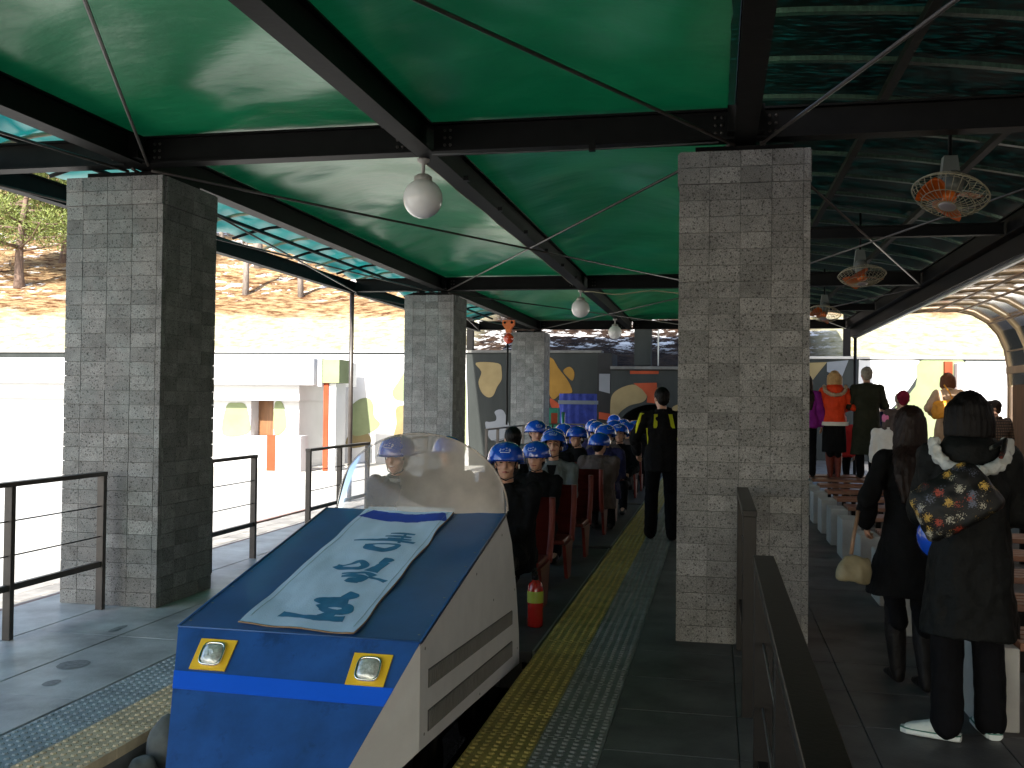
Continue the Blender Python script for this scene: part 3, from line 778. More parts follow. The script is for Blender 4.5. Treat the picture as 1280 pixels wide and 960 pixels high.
# shade net roof over the waiting area
t = thing('shade_net_roof', 'dark shade net roof on arched ribs over the waiting benches', 'awning')
def arch(q): return 3.50 + 0.36 * math.cos(q * math.pi / 2) ** 0.9 if q < 1 else 3.47
bm = bmesh.new()
grid(bm, lambda u, v: (0.0 + u * 2.94, -16.4 + v * 39.5, arch(u) + 0.035 + 0.03 * mn.noise((u * 6, v * 40, 2))), 16, 160)
obj('net', bm, 'net', t)
for i in range(33):
    y = -3.95 + i * 0.82
    bm = bmesh.new()
    prof = [(0.13 + 2.76 * q, arch(q)) for q in [k / 10 for k in range(11)]]
    for (xa, za), (xb, zb) in zip(prof, prof[1:]):
        vs = [bm.verts.new(p) for p in ((xa, y - 0.028, za - 0.03), (xb, y - 0.028, zb - 0.03), (xb, y + 0.028, zb - 0.03), (xa, y + 0.028, za - 0.03),
                                        (xa, y - 0.028, za), (xb, y - 0.028, zb), (xb, y + 0.028, zb), (xa, y + 0.028, za))]
        for f in ((0, 3, 2, 1), (4, 5, 6, 7), (0, 1, 5, 4), (2, 3, 7, 6)): bm.faces.new([vs[k] for k in f])
    obj('rib', bm, 'net_rib', t)
for x in (1.15, 2.1):
    q = (x - 0.13) / 2.76
    bm = bmesh.new(); box(bm, x - 0.03, x + 0.03, -4.3, 23, arch(q) - 0.085, arch(q) - 0.033); obj('purlin', bm, 'steel', t)

# gutter and vaulted canopy on the right
t = thing('gutter', 'grey rounded gutter running along the right roof edge', 'gutter')
bm = bmesh.new(); tube(bm, [(3.02, -16.5, 3.10), (3.02, 23.0, 3.10)], 0.075, 16); obj('trough', bm, 'gutter', t)
obj('fascia', bxm('b', 2.922, 2.944, -16.5, 23.0, 3.06, 3.44), 'steel', t)
for i in range(7):
    obj('bracket', bxm('b', 2.946, 3.03, 0.5 + i * 3.6, 0.53 + i * 3.6, 3.12, 3.30), 'steel', t)

t = thing('vaulted_canopy', 'smoky translucent vaulted canopy with cream ribs beyond the gutter', 'canopy')
VP = [(3.12, 3.16), (3.5, 3.185), (3.9, 3.18), (4.15, 3.12), (4.38, 2.98), (4.55, 2.78), (4.66, 2.52), (4.71, 2.22), (4.72, 1.9)]
def vsheet(i0, i1, y0, y1):
    bm = bmesh.new()
    P = VP[i0:i1 + 1]
    a = [bm.verts.new((x, y0, z)) for x, z in P]; b = [bm.verts.new((x, y1, z)) for x, z in P]
    for k in range(len(P) - 1):
        f = bm.faces.new((a[k], a[k + 1], b[k + 1], b[k])); f.smooth = True
    return bm
yv = [-3.4 + 0.945 * i for i in range(23)]
for i in range(len(yv) - 1):
    for (a, b) in ((0, 2), (2, 5), (5, 8)):
        obj('pane', vsheet(a, b, yv[i] + 0.012, yv[i + 1] - 0.012), 'poly', t)
for i, y in enumerate(yv):
    bm = bmesh.new(); tube(bm, [(x - 0.0, y, z - 0.032) for x, z in VP], 0.026, 8)
    obj('rib', bm, 'vault_rib', t)
for k in (1, 2, 4, 6):
    x, z = VP[k]
    bm = bmesh.new(); tube(bm, [(x, yv[0], z - 0.07), (x, yv[-1], z - 0.07)], 0.014, 6); tube(bm, [(x + 0.035, yv[0], z - 0.07), (x + 0.035, yv[-1], z - 0.07)], 0.010, 6)
    obj('purlin', bm, 'vault_frame', t)
bm = bmesh.new(); tube(bm, [(x, yv[-1] + 0.05, z - 0.03) for x, z in VP] + [(4.72, yv[-1] + 0.05, 0)], 0.045, 8)
obj('end_arch', bm, 'vault_frame', t)
# board wall below the vault
t = thing('board_wall', 'brown board wall panel with dark frame under the vaulted canopy at right edge', 'wall')
for i in range(11):
    y0 = -3.0 + i * 1.85
    obj('board', bxm('b', 4.72, 4.75, y0 + 0.05, y0 + 1.80, 0.12, 2.08), 'door_wood', t)
    obj('upright', bxm('b', 4.67, 4.78, y0 - 0.045, y0 + 0.045, 0.0, 1.858), 'vault_frame', t)
obj('top_rail', bxm('b', 4.66, 4.79, -3.1, 17.45, 2.085, 2.20), 'vault_frame', t)
obj('bottom_rail', bxm('b', 4.665, 4.785, -3.1, 17.45, 0.0, 0.115), 'vault_frame', t)

# ================================================================== RAILINGS
def railing(label, x, ys_, h=1.0, m='steel_brown', low=0.33, pw=0.055, extra=()):
    t = thing('railing', label, 'railing', (x, ys_[0], 0), 0, 'steel post and cable railings along the platforms')
    L_ = ys_[-1] - ys_[0]
    top = h - 0.03
    for y in ys_:
        obj('post', bxm('b', -pw / 2, pw / 2, y - ys_[0] - 0.02, y - ys_[0] + 0.02, 0, top, bev=0.002), m, t)
    obj('top_rail', bxm('b', -pw / 2 - 0.003, pw / 2 + 0.003, -0.024, L_ + 0.024, top, h, bev=0.002), m, t)
    for a, b in zip(ys_, ys_[1:]):
        obj('lower_rail', bxm('b', -0.016, 0.016, a - ys_[0] + 0.02, b - ys_[0] - 0.02, low - 0.02, low + 0.02), m, t)
        for z in (low + 0.2, low + 0.42):
            bm = bmesh.new(); tube(bm, [(0, a - ys_[0] + 0.02, z), (0, b - ys_[0] - 0.02, z)], 0.005, 6); obj('cable', bm, 'cable', t)
    return t
railing('brown railing section at far left edge, in front of the nearest left pillar', -4.38, [2.8, 4.1, 5.45, 6.4])
railing('short brown railing section just behind the nearest left pillar', -4.38, [7.95, 8.8])
railing('brown railing section left of the windscreen, with no pillar touching it', -4.38, [10.1, 11.0, 11.95])
railing('brown railing section running up to the second left pillar, behind the windscreen', -4.38, [13.35, 14.55])
railing('long dark railing section with many posts behind the passengers by the third left pillar', -4.38, [18.6, 19.6, 20.5, 21.4, 22.3, 23.2, 24.2])
t = thing('railing', 'low dark railing running crosswise in front of the blue wrapped cabinet', 'railing')
obj('top_rail', bxm('b', -4.34, -3.2, 24.17, 24.23, 0.97, 1.0), 'steel_brown', t)
for x in (-4.0, -3.6, -3.22):
    obj('post', bxm('b', x - 0.02, x + 0.02, 24.18, 24.22, 0, 0.97), 'steel_brown', t)
railing('dark railing section against the central pillar, farther of the two at lower right', 0.165, [5.02, 6.36], 1.02, 'railr', 0.30, 0.065)
railing('dark railing section with broad handrail in the right foreground, nearest the camera', 0.165, [-0.6, 1.0, 2.3, 3.52], 1.02, 'railr', 0.30, 0.065)

# ================================================================== GLOBE LAMPS
def globe(y, label):
    t = thing('globe_lamp', label, 'lamp', (-2.04, y, 3.25), 0, 'white globe lamps hung under the centre beam')
    bm = bmesh.new(); lathe(bm, [(0, -0.42)] + [(0.14 * math.sin(a), -0.28 - 0.14 * math.cos(a)) for a in [math.pi * i / 14 for i in range(1, 13)]] + [(0.055, -0.148)], 28)
    obj('globe', bm, 'opal', t)
    bm = bmesh.new(); lathe(bm, [(0, -0.105), (0.04, -0.11), (0.062, -0.125), (0.066, -0.155), (0.058, -0.165)], 24); obj('collar', bm, 'lamp_cap', t)
    bm = bmesh.new(); lathe(bm, [(0, 0.0), (0.045, 0.0), (0.04, -0.02), (0.014, -0.035), (0.012, -0.11), (0, -0.11)], 16); obj('stem', bm, 'lamp_cap', t)
globe(6.62, 'largest white globe lamp, hanging under the first beam crossing')
globe(14.82, 'middle-sized white globe lamp hanging under the second beam crossing')
globe(20.0, 'smallest white globe lamp, farthest back below the dark end beam')

# ================================================================== FANS
def fan(loc, tilt, rz, label):
    t = thing('ceiling_fan', label, 'fan', loc, 0, 'orange-bladed caged fans under the shade net roof')
    mt = Matrix.Rotation(rz, 4, 'Z') @ Matrix.Rotation(tilt, 4, 'X') @ Matrix.Scale(0.88, 4)
    # local: -z is the blowing direction
    def part(name, bm, m, par=t):
        bmesh.ops.transform(bm, matrix=mt, verts=bm.verts); return obj(name, bm, m, par)
    bm = bmesh.new(); Rr = 0.29
    fr_ = [(0.07, -0.115), (0.13, -0.11), (0.20, -0.09), (0.26, -0.05), (Rr, 0.0)]
    for k in range(30):
        a = 2 * math.pi * k / 30
        tube(bm, [(r_ * math.cos(a), r_ * math.sin(a), z) for r_, z in fr_], 0.0028, 5, False)
        tube(bm, [(r_ * math.cos(a), r_ * math.sin(a), -z * 0.75) for r_, z in fr_[1:]], 0.0024, 5, False)
    for r_, z, q in ((Rr, 0, 0.007), (0.20, -0.09, 0.0035), (0.07, -0.115, 0.004), (0.26, 0.036, 0.003), (0.13, 0.085, 0.003)):
        tube(bm, [(r_ * math.cos(2 * math.pi * k / 36), r_ * math.sin(2 * math.pi * k / 36), z) for k in range(37)], q, 5, False)
    part('cage', bm, 'fan_cream')
    bm = bmesh.new(); lathe(bm, [(0, -0.128), (0.045, -0.126), (0.066, -0.118), (0.07, -0.11), (0, -0.11)], 24); hubp = part('cage_badge', bm, 'hub')
    for b_ in range(3):
        bm = bmesh.new(); a0 = b_ * 2 * math.pi / 3
        def bf(u, v, a0=a0):
            r_ = 0.05 + 0.20 * u
            wd = 1.35 * (0.55 + 0.45 * math.sin(u * math.pi * 0.9))
            a = a0 + (v - 0.5) * wd
            return (r_ * math.cos(a), r_ * math.sin(a), -0.03 + 0.07 * (v - 0.5) * (0.5 + u) - 0.02 * u * u)
        grid(bm, bf, 8, 8)
        bmesh.ops.solidify(bm, geom=list(bm.faces), thickness=0.004)
        part('blade', bm, 'fan_orange')
    bm = bmesh.new(); lathe(bm, [(0, -0.075), (0.04, -0.07), (0.055, -0.05), (0.055, 0.0), (0, 0.0)], 20); part('hub', bm, 'fan_orange')
    bm = bmesh.new(); lathe(bm, [(0, 0.02), (0.06, 0.02), (0.08, 0.05), (0.082, 0.14), (0.06, 0.19), (0, 0.20)], 20); part('motor', bm, 'fan_body')
    # bracket to the ceiling (world aligned)
    bm = bmesh.new()
    p = mt @ Vector((0, 0, 0.12))
    prism(bm, [(p.x - 0.075, p.y + 0.05, p.z - 0.03), (p.x + 0.075, p.y + 0.05, p.z - 0.03), (p.x + 0.045, p.y + 0.07, 0.30), (p.x - 0.045, p.y + 0.07, 0.30)], (0, -0.0, 0), (0, 0.09, 0))
    obj('bracket', bm, 'fan_body', t)
    bm = bmesh.new(); tube(bm, [(p.x, p.y + 0.1, 0.30), (p.x, p.y + 0.1, 0.72)], 0.013, 8); obj('stem', bm, 'steel', t)
    return t
fan((1.60, 7.36, 3.04), R(-24), R(-38), 'nearest and largest orange caged fan at upper right')
fan((1.58, 11.5, 3.0), R(-13), R(8), 'second orange caged fan, midway down the shade net roof')
fan((1.66, 16.2, 3.0), R(-20), R(-30), 'third and smallest orange caged fan beside the central pillar top')

# ================================================================== BENCHES
def bench(y, label, src=None):
    if src: return copy_thing(src, (1.24, y, 0), label=label)
    t = thing('bench', label, 'bench', (1.24, y, 0), 0, 'wooden slat benches on granite blocks in rows')
    for x in (0.0, 2.2):
        obj('granite_block', bxm('b', x, x + 0.18, 0, 0.42, 0, 0.40, bev=0.006), 'granite', t)
    for k in range(4):
        obj('slat', bxm('b', 0.182, 2.198, 0.012 + k * 0.103, 0.095 + k * 0.103, 0.385, 0.425, bev=0.004), 'wood', t)
    for x in (0.5, 1.7):
        obj('bearer', bxm('b', x, x + 0.05, 0.01, 0.41, 0.345, 0.384), 'steel', t)
        obj('leg', bxm('b', x, x + 0.05, 0.18, 0.24, 0.0, 0.344), 'steel', t)
    return t
by = [5.07, 6.05, 7.0, 8.0, 9.05, 10.3, 11.3, 12.3, 13.3, 14.3, 15.35, 16.1]
bl = ['front bench at lower right corner with the large granite end block', 'second wooden bench row, glimpsed right of the woman with the fur hood',
      'third wooden bench row behind the woman with the fur hood', 'fourth wooden bench row, right of the fur-hooded woman below her elbow',
      'fifth wooden bench row, level with the elbow of the fur-hooded woman', 'wooden bench whose end block stands beside the small khaki bag',
      'wooden bench with the second block behind the khaki bag', 'wooden bench row two behind the khaki bag',
      'wooden bench whose granite block stands alone beside the central pillar', 'wooden bench just in front of the booted visitors',
      'wooden bench that the red-jacketed visitor stands on', 'rearmost wooden bench behind the standing visitors']
b0 = bench(by[0], bl[0])
for y, l in zip(by[1:], bl[1:]): bench(y, l, b0)

# ================================================================== WALLS, PORTAL, SHELTER
PC = [0]
def patch(parent, pts, y, m, name='painted_patch', th=0.006, curve=True):
    if curve:
        out = []
        n = len(pts)
        for i in range(n):
            p0, p1, p2, p3 = [Vector((*pts[(i + k) % n], 0)) for k in (-1, 0, 1, 2)]
            for s in (0, 0.25, 0.5, 0.75):
                out.append(0.5 * ((2 * p1) + (p2 - p0) * s + (2 * p0 - 5 * p1 + 4 * p2 - p3) * s * s + (3 * p1 - p0 - 3 * p2 + p3) * s ** 3))
        pts = [(p.x, p.y) for p in out]
    PC[0] += 1; th = th + 0.0011 * (PC[0] % 9)
    bm = bmesh.new()
    prism(bm, [(x, y, z) for x, z in pts], (0, 0, 0), (0, -th, 0))
    return obj(name, bm, m, parent)
t = thing('painted_wall', 'long camouflage painted retaining wall across the back of the station', 'wall')
obj('wall', bxm('b', -40, -3.46, 30.0, 30.5, -0.6, 3.05), 'camo_dark', t)
obj('wall', bxm('b', 1.25, 30, 30.0, 30.5, -0.6, 2.88), 'camo_dark', t)
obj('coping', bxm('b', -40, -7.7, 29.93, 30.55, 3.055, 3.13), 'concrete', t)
obj('coping', bxm('b', -7.69, -3.46, 29.93, 30.55, 3.055, 3.13), 'bed', t)  # darker copy of the coping, roof shade put into its colour
obj('coping', bxm('b', 1.25, 30, 29.93, 30.55, 2.885, 2.96), 'concrete', t)
obj('buttress', bxm('b', -3.455, -3.03, 28.9, 30.5, -0.6, 3.0), 'near_black', t)
A = 29.995
patch(t, [(-7.43, 2.74), (-7.25, 2.45), (-7.34, 2.13), (-7.24, 1.82), (-7.05, 1.66), (-6.87, 1.7), (-6.74, 1.98), (-6.6, 2.21), (-6.6, 2.49), (-6.71, 2.72)], A, 'camo_tan')
patch(t, [(-7.11, 0.84), (-6.96, 0.88), (-6.78, 0.92), (-6.75, 1.04), (-6.81, 1.19), (-6.69, 1.27), (-6.53, 1.24), (-6.4, 0.96), (-6.3, 0.45), (-6.9, 0.3)], A, 'camo_grey')
patch(t, [(-5.3, 2.88), (-5.0, 2.88), (-4.8, 2.58), (-4.52, 2.23), (-4.37, 1.92), (-4.4, 1.81), (-4.71, 1.78), (-4.95, 1.61), (-5.11, 1.84), (-5.19, 2.15)], A, 'camo_ochre')
patch(t, [(-5.05, 1.64), (-4.75, 1.45), (-4.79, 1.3), (-4.99, 1.35)], A, 'camo_orange')
patch(t, [(-4.65, 2.5), (-4.45, 2.62), (-4.3, 2.45), (-4.35, 2.2), (-4.5, 2.3)], A, 'camo_ochre')
patch(t, [(-6.3, 0.4), (-6.1, 0.9), (-5.9, 1.0), (-5.7, 0.8), (-5.8, 0.2), (-6.2, 0.0)], A, 'camo_tan')
# left part: sunlight painted in as a pale field, with green and yellow blobs
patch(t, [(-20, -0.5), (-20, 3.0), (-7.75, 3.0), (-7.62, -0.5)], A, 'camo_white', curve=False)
B_ = 29.985
patch(t, [(-11.63, 1.19), (-11.33, 1.52), (-10.99, 1.59), (-10.82, 1.4), (-10.78, 1.01), (-10.57, 0.76), (-10.84, 0.5), (-11.38, 0.36), (-11.59, 0.55)], B_, 'camo_green')
patch(t, [(-10.18, 1.79), (-9.99, 2.11), (-9.69, 2.5), (-9.3, 2.3), (-9.3, 1.5), (-9.64, 1.48), (-10.05, 1.54)], B_, 'camo_green')
patch(t, [(-10.04, 1.28), (-9.68, 1.38), (-9.4, 1.3), (-9.4, 0.2), (-10.09, 0.25), (-10.03, 0.77)], B_, 'camo_tan')
patch(t, [(-11.65, 0.35), (-11.04, 0.49), (-10.9, 0.11), (-11.65, -0.03)], B_, 'camo_tan')
patch(t, [(-8.3, 0.4), (-7.9, 0.9), (-7.75, 2.2), (-7.72, 0.0), (-8.1, -0.3)], B_, 'camo_green')
# right part
patch(t, [(2.3, 2.75), (3.16, 2.79), (2.9, 2.45), (2.66, 2.12), (2.3, 1.9)], A, 'camo_tan', curve=False)
patch(t, [(3.16, 2.79), (3.76, 2.85), (3.58, 2.35), (3.16, 2.51)], A, 'camo_grey', curve=False)
patch(t, [(4.26, 2.84), (5.69, 2.85), (5.54, 2.2), (4.88, 1.38), (4.16, 0.83), (4.05, 2.68)], A, 'camo_white')
patch(t, [(5.72, 2.83), (6.9, 2.83), (6.9, 0.5), (4.9, 0.4), (4.95, 1.3), (5.6, 2.1)], A, 'camo_green')
patch(t, [(6.95, 2.83), (12, 2.83), (12, -0.4), (6.95, -0.4)], A, 'camo_white', curve=False)
obj('pilaster', bxm('b', 6.35, 6.56, 29.8, 29.98, -0.55, 2.81), 'camo_orange', t)

# tunnel portal
t = thing('tunnel_portal', 'camouflage painted tunnel portal with black arched mouth at the end of the track', 'tunnel entrance')
def arch_block():
    bm = bmesh.new()
    cx, hw, zs, rz_ = -1.78, 1.12, 0.55, 0.95
    arc = [(cx + hw * math.cos(a), zs + rz_ * math.sin(a)) for a in [math.pi * i / 16 for i in range(17)]]
    outer = [(1.24, -0.6), (1.24, 2.50), (-3.02, 2.50), (-3.02, -0.6), (cx - hw, -0.6)] + [p for p in arc[::-1]] + [(cx + hw, -0.6)]
    prism(bm, [(x, 30.4, z) for x, z in outer], (0, 0, 0), (0, -1.9, 0))
    return bm
obj('facade', arch_block(), 'camo_dark', t)
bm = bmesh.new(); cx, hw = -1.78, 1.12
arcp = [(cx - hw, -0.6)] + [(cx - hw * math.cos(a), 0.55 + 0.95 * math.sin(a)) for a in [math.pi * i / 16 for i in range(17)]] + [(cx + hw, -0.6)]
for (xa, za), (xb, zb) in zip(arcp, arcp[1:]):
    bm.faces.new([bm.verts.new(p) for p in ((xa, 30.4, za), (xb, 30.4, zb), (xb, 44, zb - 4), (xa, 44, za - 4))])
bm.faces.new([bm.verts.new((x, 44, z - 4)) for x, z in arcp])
obj('tunnel_lining', bm, 'near_black', t)
obj('roof_slab', bxm('b', -3.02, 1.3, 28.35, 30.6, 2.503, 2.585), 'bed', t)
Pf = 28.495
patch(t, [(-3.01, 1.06), (-3.01, 1.61), (-2.9, 1.84), (-2.63, 2.0), (-2.32, 2.06), (-2.09, 1.93), (-1.97, 1.73), (-2.09, 1.56), (-2.47, 1.45), (-2.74, 1.25), (-2.88, 1.05)], Pf, 'camo_tan')
patch(t, [(-2.36, 2.10), (-1.69, 2.12), (-1.66, 1.52), (-1.97, 1.55), (-1.95, 1.73), (-2.11, 1.93)], Pf - 0.008, 'camo_orange', curve=False)
patch(t, [(-1.68, 1.97), (-1.54, 1.82), (-1.50, 1.55), (-1.64, 1.55)], Pf, 'camo_tan')
patch(t, [(-1.25, 1.4), (-0.9, 1.5), (-0.6, 1.1), (-0.8, 0.8), (-1.0, 1.1)], Pf, 'camo_tan')
patch(t, [(-3.4, 1.25), (-3.05, 1.2), (-3.05, 1.0), (-3.4, 1.05)], 28.895, 'camo_orange', curve=False)
patch(t, [(-3.40, 2.38), (-3.08, 2.38), (-3.08, 1.80), (-3.40, 1.88)], 28.895, 'camo_grey', 'pale_plate', curve=False)
sg = patch(t, [(-2.46, 2.46), (-1.64, 2.46), (-1.64, 2.37), (-2.46, 2.37)], Pf, 'camo_orange', 'sign_strip', curve=False)
# column standing on the portal
obj('roof_column', bxm('b', -2.36, -1.88, 28.7, 29.2, 2.623, 6.08), 'camo_dark', t)
bm = bmesh.new(); tube(bm, [(-1.66, 28.6, 2.62), (-1.66, 28.6, 4.4)], 0.02, 8); obj('pale_pipe', bm, 'strap_white', t)
# roof added out of view to shade the wall and hill
t = thing('added_shade_roof', 'unseen high roof added above the tunnel mouth to shade wall and hill', 'roof')
bm = bmesh.new(); grid(bm, lambda u, v: (-7.95 + u * 11.9, 18.4 + v * 15.6, 6.15 + 0.03 * math.sin(u * 11.9 * 16)), 300, 1, False)
obj('corrugated_sheet', bm, 'gutter', t)
for y in (18.6, 23.6, 28.9, 33.7):
    obj('rafter', bxm('b', -7.9, 3.9, y, y + 0.1, 5.98, 6.10), 'steel', t)
for x in (-7.9, 3.7):
    obj('roof_column', bxm('b', x, x + 0.2, 30.6, 30.8, 2.0, 5.97), 'steel', t)

# sunlit concrete shelter at left
t = thing('concrete_shelter', 'low sunlit concrete shelter with dark doorway in front of the painted wall at left', 'building')
obj('roof', bxm('b', -22.5, -11.17, 26.0, 29.4, 1.93, 2.69, bev=0.01), 'camo_white', t)
obj('lintel', bxm('b', -22.3, -11.75, 26.35, 29.3, 1.48, 1.926), 'camo_white', t)
obj('wall', bxm('b', -22.2, -13.42, 26.7, 29.2, -0.55, 1.476), 'camo_white', t)
obj('wall', bxm('b', -12.70, -11.9, 26.7, 29.2, -0.55, 1.476), 'camo_white', t)
obj('wall', bxm('b', -13.42, -12.70, 26.7, 26.95, -0.55, 0.44), 'camo_white', t)
obj('doorway', bxm('b', -13.415, -12.705, 27.2, 27.3, 0.44, 1.47), 'door_wood', t)
patch(t, [(-14.2, 1.3), (-13.9, 1.4), (-13.6, 1.35), (-13.45, 0.9), (-13.5, 0.5), (-14.3, 0.45)], 26.695, 'camo_green')
patch(t, [(-12.66, 1.4), (-12.4, 1.38), (-12.3, 0.7), (-12.66, 0.5)], 26.695, 'camo_green')
patch(t, [(-18.5, 1.3), (-17.3, 1.45), (-16.6, 1.2), (-16.9, 0.8), (-17.4, 0.9), (-17.6, 0.4), (-18.0, 0.5)], 26.695, 'camo_green')
patch(t, [(-18.9, 1.92), (-17.9, 1.92), (-17.9, 1.86), (-18.9, 1.86)], 26.345, 'camo_orange', curve=False)
patch(t, [(-19.0, 2.55), (-18.3, 2.6), (-18.2, 2.3), (-18.5, 2.1)], 25.995, 'camo_green')
t = thing('duct_pillar', 'tall narrow concrete pillar with a rust-red flank, left of the slender outer post', 'pillar')
obj('shaft', bxm('b', -10.90, -10.76, 26.1, 26.9, -0.55, 2.62), 'camo_orange', t)
obj('pale_face', bxm('b', -11.02, -10.905, 25.95, 26.9, 1.9, 2.68), 'camo_white', t)
obj('flank', bxm('b', -10.755, -10.55, 26.15, 26.9, -0.55, 1.99), 'camo_white', t)
obj('head', bxm('b', -10.90, -10.40, 26.0, 26.9, 2.0, 2.66), 'camo_green', t)
t = thing('concrete_block', 'pale concrete block with brown side standing before the shelter', 'block')
obj('block', bxm('b', -12.1, -11.35, 25.6, 26.1, -0.55, 0.5), 'camo_white', t)
obj('side_panel', bxm('b', -12.42, -12.105, 25.7, 26.1, -0.55, 0.5), 'camo_orange', t)
# right side: parked low white van-like booth seen blown out
t = thing('white_booth', 'white wall-mounted box beside the rust-red pilaster at far right', 'box')
obj('body', bxm('b', 6.62, 7.1, 29.5, 29.96, 1.75, 2.76, bev=0.02), 'camo_white', t)
obj('hood', bxm('b', 6.60, 7.12, 29.3, 29.5, 1.6, 1.74, bev=0.01), 'camo_dark', t)
obj('side_wall', bxm('b', 5.2, 14, 24.4, 24.7, -0.5, 1.50), 'concrete', None, kind='structure')

# cabinet wrapped in blue tarp, green box, pole
t = thing('wrapped_cabinet', 'tall cabinet wrapped in blue sheeting with a pale tape band', 'cabinet', (-3.64, 26.2, 0))
bm = bmesh.new()
for k, (z0, z1) in enumerate(((0, 1.47), (1.60, 1.78))):
    fs = []
def cab(u, v):
    a = u * 2 * math.pi
    sx = max(-1, min(1, 1.25 * math.cos(a))); sy = max(-1, min(1, 1.25 * math.sin(a)))
    k = 1 + 0.03 * math.sin(a * 17 + v * 2) + 0.03 * mn.noise((sx * 3, sy * 3, v * 4))
    return (0.47 * sx * k, 0.32 * sy * k, v * 1.76)
grid(bm, cab, 120, 12); bm.faces.new([bm.verts.new((0.47 * a, 0.32 * b, 1.76)) for a, b in ((-1, -1), (1, -1), (1, 1), (-1, 1))])
obj('wrap', bm, 'tarp_blue', t)
obj('tape_band', bxm('b', -0.495, 0.495, -0.345, 0.345, 1.48, 1.58), 'camo_grey', t)
t = thing('green_box', 'green metal box with a dark red panel behind the seated passengers', 'box', (-4.1, 25.0, 0))
obj('body', bxm('b', -0.25, 0.13, -0.15, 0.15, 0.7, 1.38, bev=0.02), 'green_metal', t)
obj('front_panel', bxm('b', -0.05, 0.115, -0.17, -0.151, 0.98, 1.25), 'camo_orange', t)
obj('stand', bxm('b', -0.12, 0.02, -0.07, 0.07, 0.0, 0.7), 'green_metal', t)
bm = bmesh.new(); tube(bm, [(-3.40, 22, 0), (-3.40, 22, 1.31)], 0.045, 16)
obj('bollard', bm, 'stainless', label='shiny stainless post in front of the blue wrapped cabinet', cat='post')

# hanging hoist
t = thing('chain_hoist', 'orange chain hoist with glossy red ball hanging beside the third left pillar', 'hoist', (-4.26, 20.0, 3.25))
bm = bmesh.new()
prism(bm, [(-0.13, 0, -0.02), (0.13, 0, -0.02), (0.125, 0, -0.12), (0.06, 0, -0.2), (0.05, 0, -0.28), (-0.05, 0, -0.28), (-0.06, 0, -0.2), (-0.125, 0, -0.12)], (0, -0.05, 0), (0, 0.05, 0))
obj('pulley_block', bm, 'orange_paint', t)
for sx in (-0.075, 0.075):
    bm = bmesh.new(); lathe(bm, [(0, 0), (0.025, 0), (0.025, 0.012), (0, 0.012)], 12, Matrix.Translation((sx, -0.052, -0.07)) @ Matrix.Rotation(R(90), 4, 'X')); obj('bolt', bm, 'steel', t)
bm = bmesh.new(); bmesh.ops.create_uvsphere(bm, u_segments=20, v_segments=14, radius=0.11); bmesh.ops.translate(bm, vec=(0.0, 0, -0.40), verts=bm.verts)
for f in bm.faces: f.smooth = True
obj('hook_ball', bm, 'red_gloss', t)
bm = bmesh.new(); tube(bm, [(-0.02 + 0.004 * math.sin(i), 0, -0.5 - i * 0.17) for i in range(11)], 0.022, 6); obj('chain', bm, 'steel', t)

# ================================================================== TREES
def pine(x, y, h, seed, label, crown_from=0.42, lean=0.0, thick=0.2):
    rnd = random.Random(seed)
    z0 = terrain(x, y) - 0.2
    t = thing('pine_tree', label, 'tree', (x, y, z0), 0, 'pines on the slope beyond the left platform')
    bm = bmesh.new()
    pts = [Vector((lean * s * s * h * 0.2 + 0.12 * math.sin(s * 5 + seed), 0.1 * math.cos(s * 4 + seed), s * h)) for s in [i / 10 for i in range(11)]]
    tube(bm, pts, [thick * (1 - 0.8 * i / 10) * (1.35 if i == 0 else 1) for i in range(11)], 10)
    tips = []
    for k in range(30):
        s = crown_from + (1 - crown_from) * rnd.random() * 0.95
        p = pts[min(9, int(s * 10))].lerp(pts[min(10, int(s * 10) + 1)], s * 10 % 1)
        a = rnd.uniform(0, 6.28); L_ = (1.15 - s) * h * 0.42 * rnd.uniform(0.7, 1.2) + 0.5
        e = p + Vector((math.cos(a) * L_, math.sin(a) * L_, rnd.uniform(0.05, 0.35) * L_))
        mid = p.lerp(e, 0.5) + Vector((0, 0, -0.06 * L_))
        tube(bm, [p, mid, e], [thick * 0.3, thick * 0.18, thick * 0.06], 6)
        tips += [mid, p.lerp(e, 0.75), e, e + Vector((rnd.uniform(-.4, .4), rnd.uniform(-.4, .4), rnd.uniform(0, .3)))]
    obj('trunk', bm, 'bark', t)
    V = []; F = []
    for c in tips:
        for _ in range(150):
            o = Vector((rnd.gauss(0, 0.42), rnd.gauss(0, 0.42), rnd.gauss(0, 0.20)))
            d = (o + Vector((rnd.uniform(-.3, .3), rnd.uniform(-.3, .3), 0.35))).normalized()
            q = d.cross(Vector((rnd.uniform(-1, 1), rnd.uniform(-1, 1), rnd.uniform(-1, 1)))).normalized()
            p = c + o; L_ = rnd.uniform(0.12, 0.24)
            b_ = len(V); V += [p - q * 0.03, p + q * 0.03, p + d * L_]; F.append((b_, b_ + 1, b_ + 2))
    me = bpy.data.meshes.new('crown'); me.from_pydata([tuple(v) for v in V], [], F)
    obj('crown', me, 'needles', t)
pine(-34.6, 43.5, 7.5, 3, 'pine with pale lit trunk base at the left edge of the photo', 0.25, 0.3, 0.24)
pine(-38.0, 44.5, 8.0, 5, 'pine at the extreme left, half outside the picture', 0.22, 0, 0.24)
pine(-31.0, 47.0, 8.5, 9, 'pine close to the left side of the nearest stone pillar', 0.22, -0.2, 0.2)
pine(-37.0, 50.0, 9.0, 12, 'tall pine higher on the slope at upper left', 0.3, 0, 0.22)
pine(-33.0, 54.0, 9.5, 15, 'farthest pine high on the slope at upper left', 0.3, 0.1, 0.22)
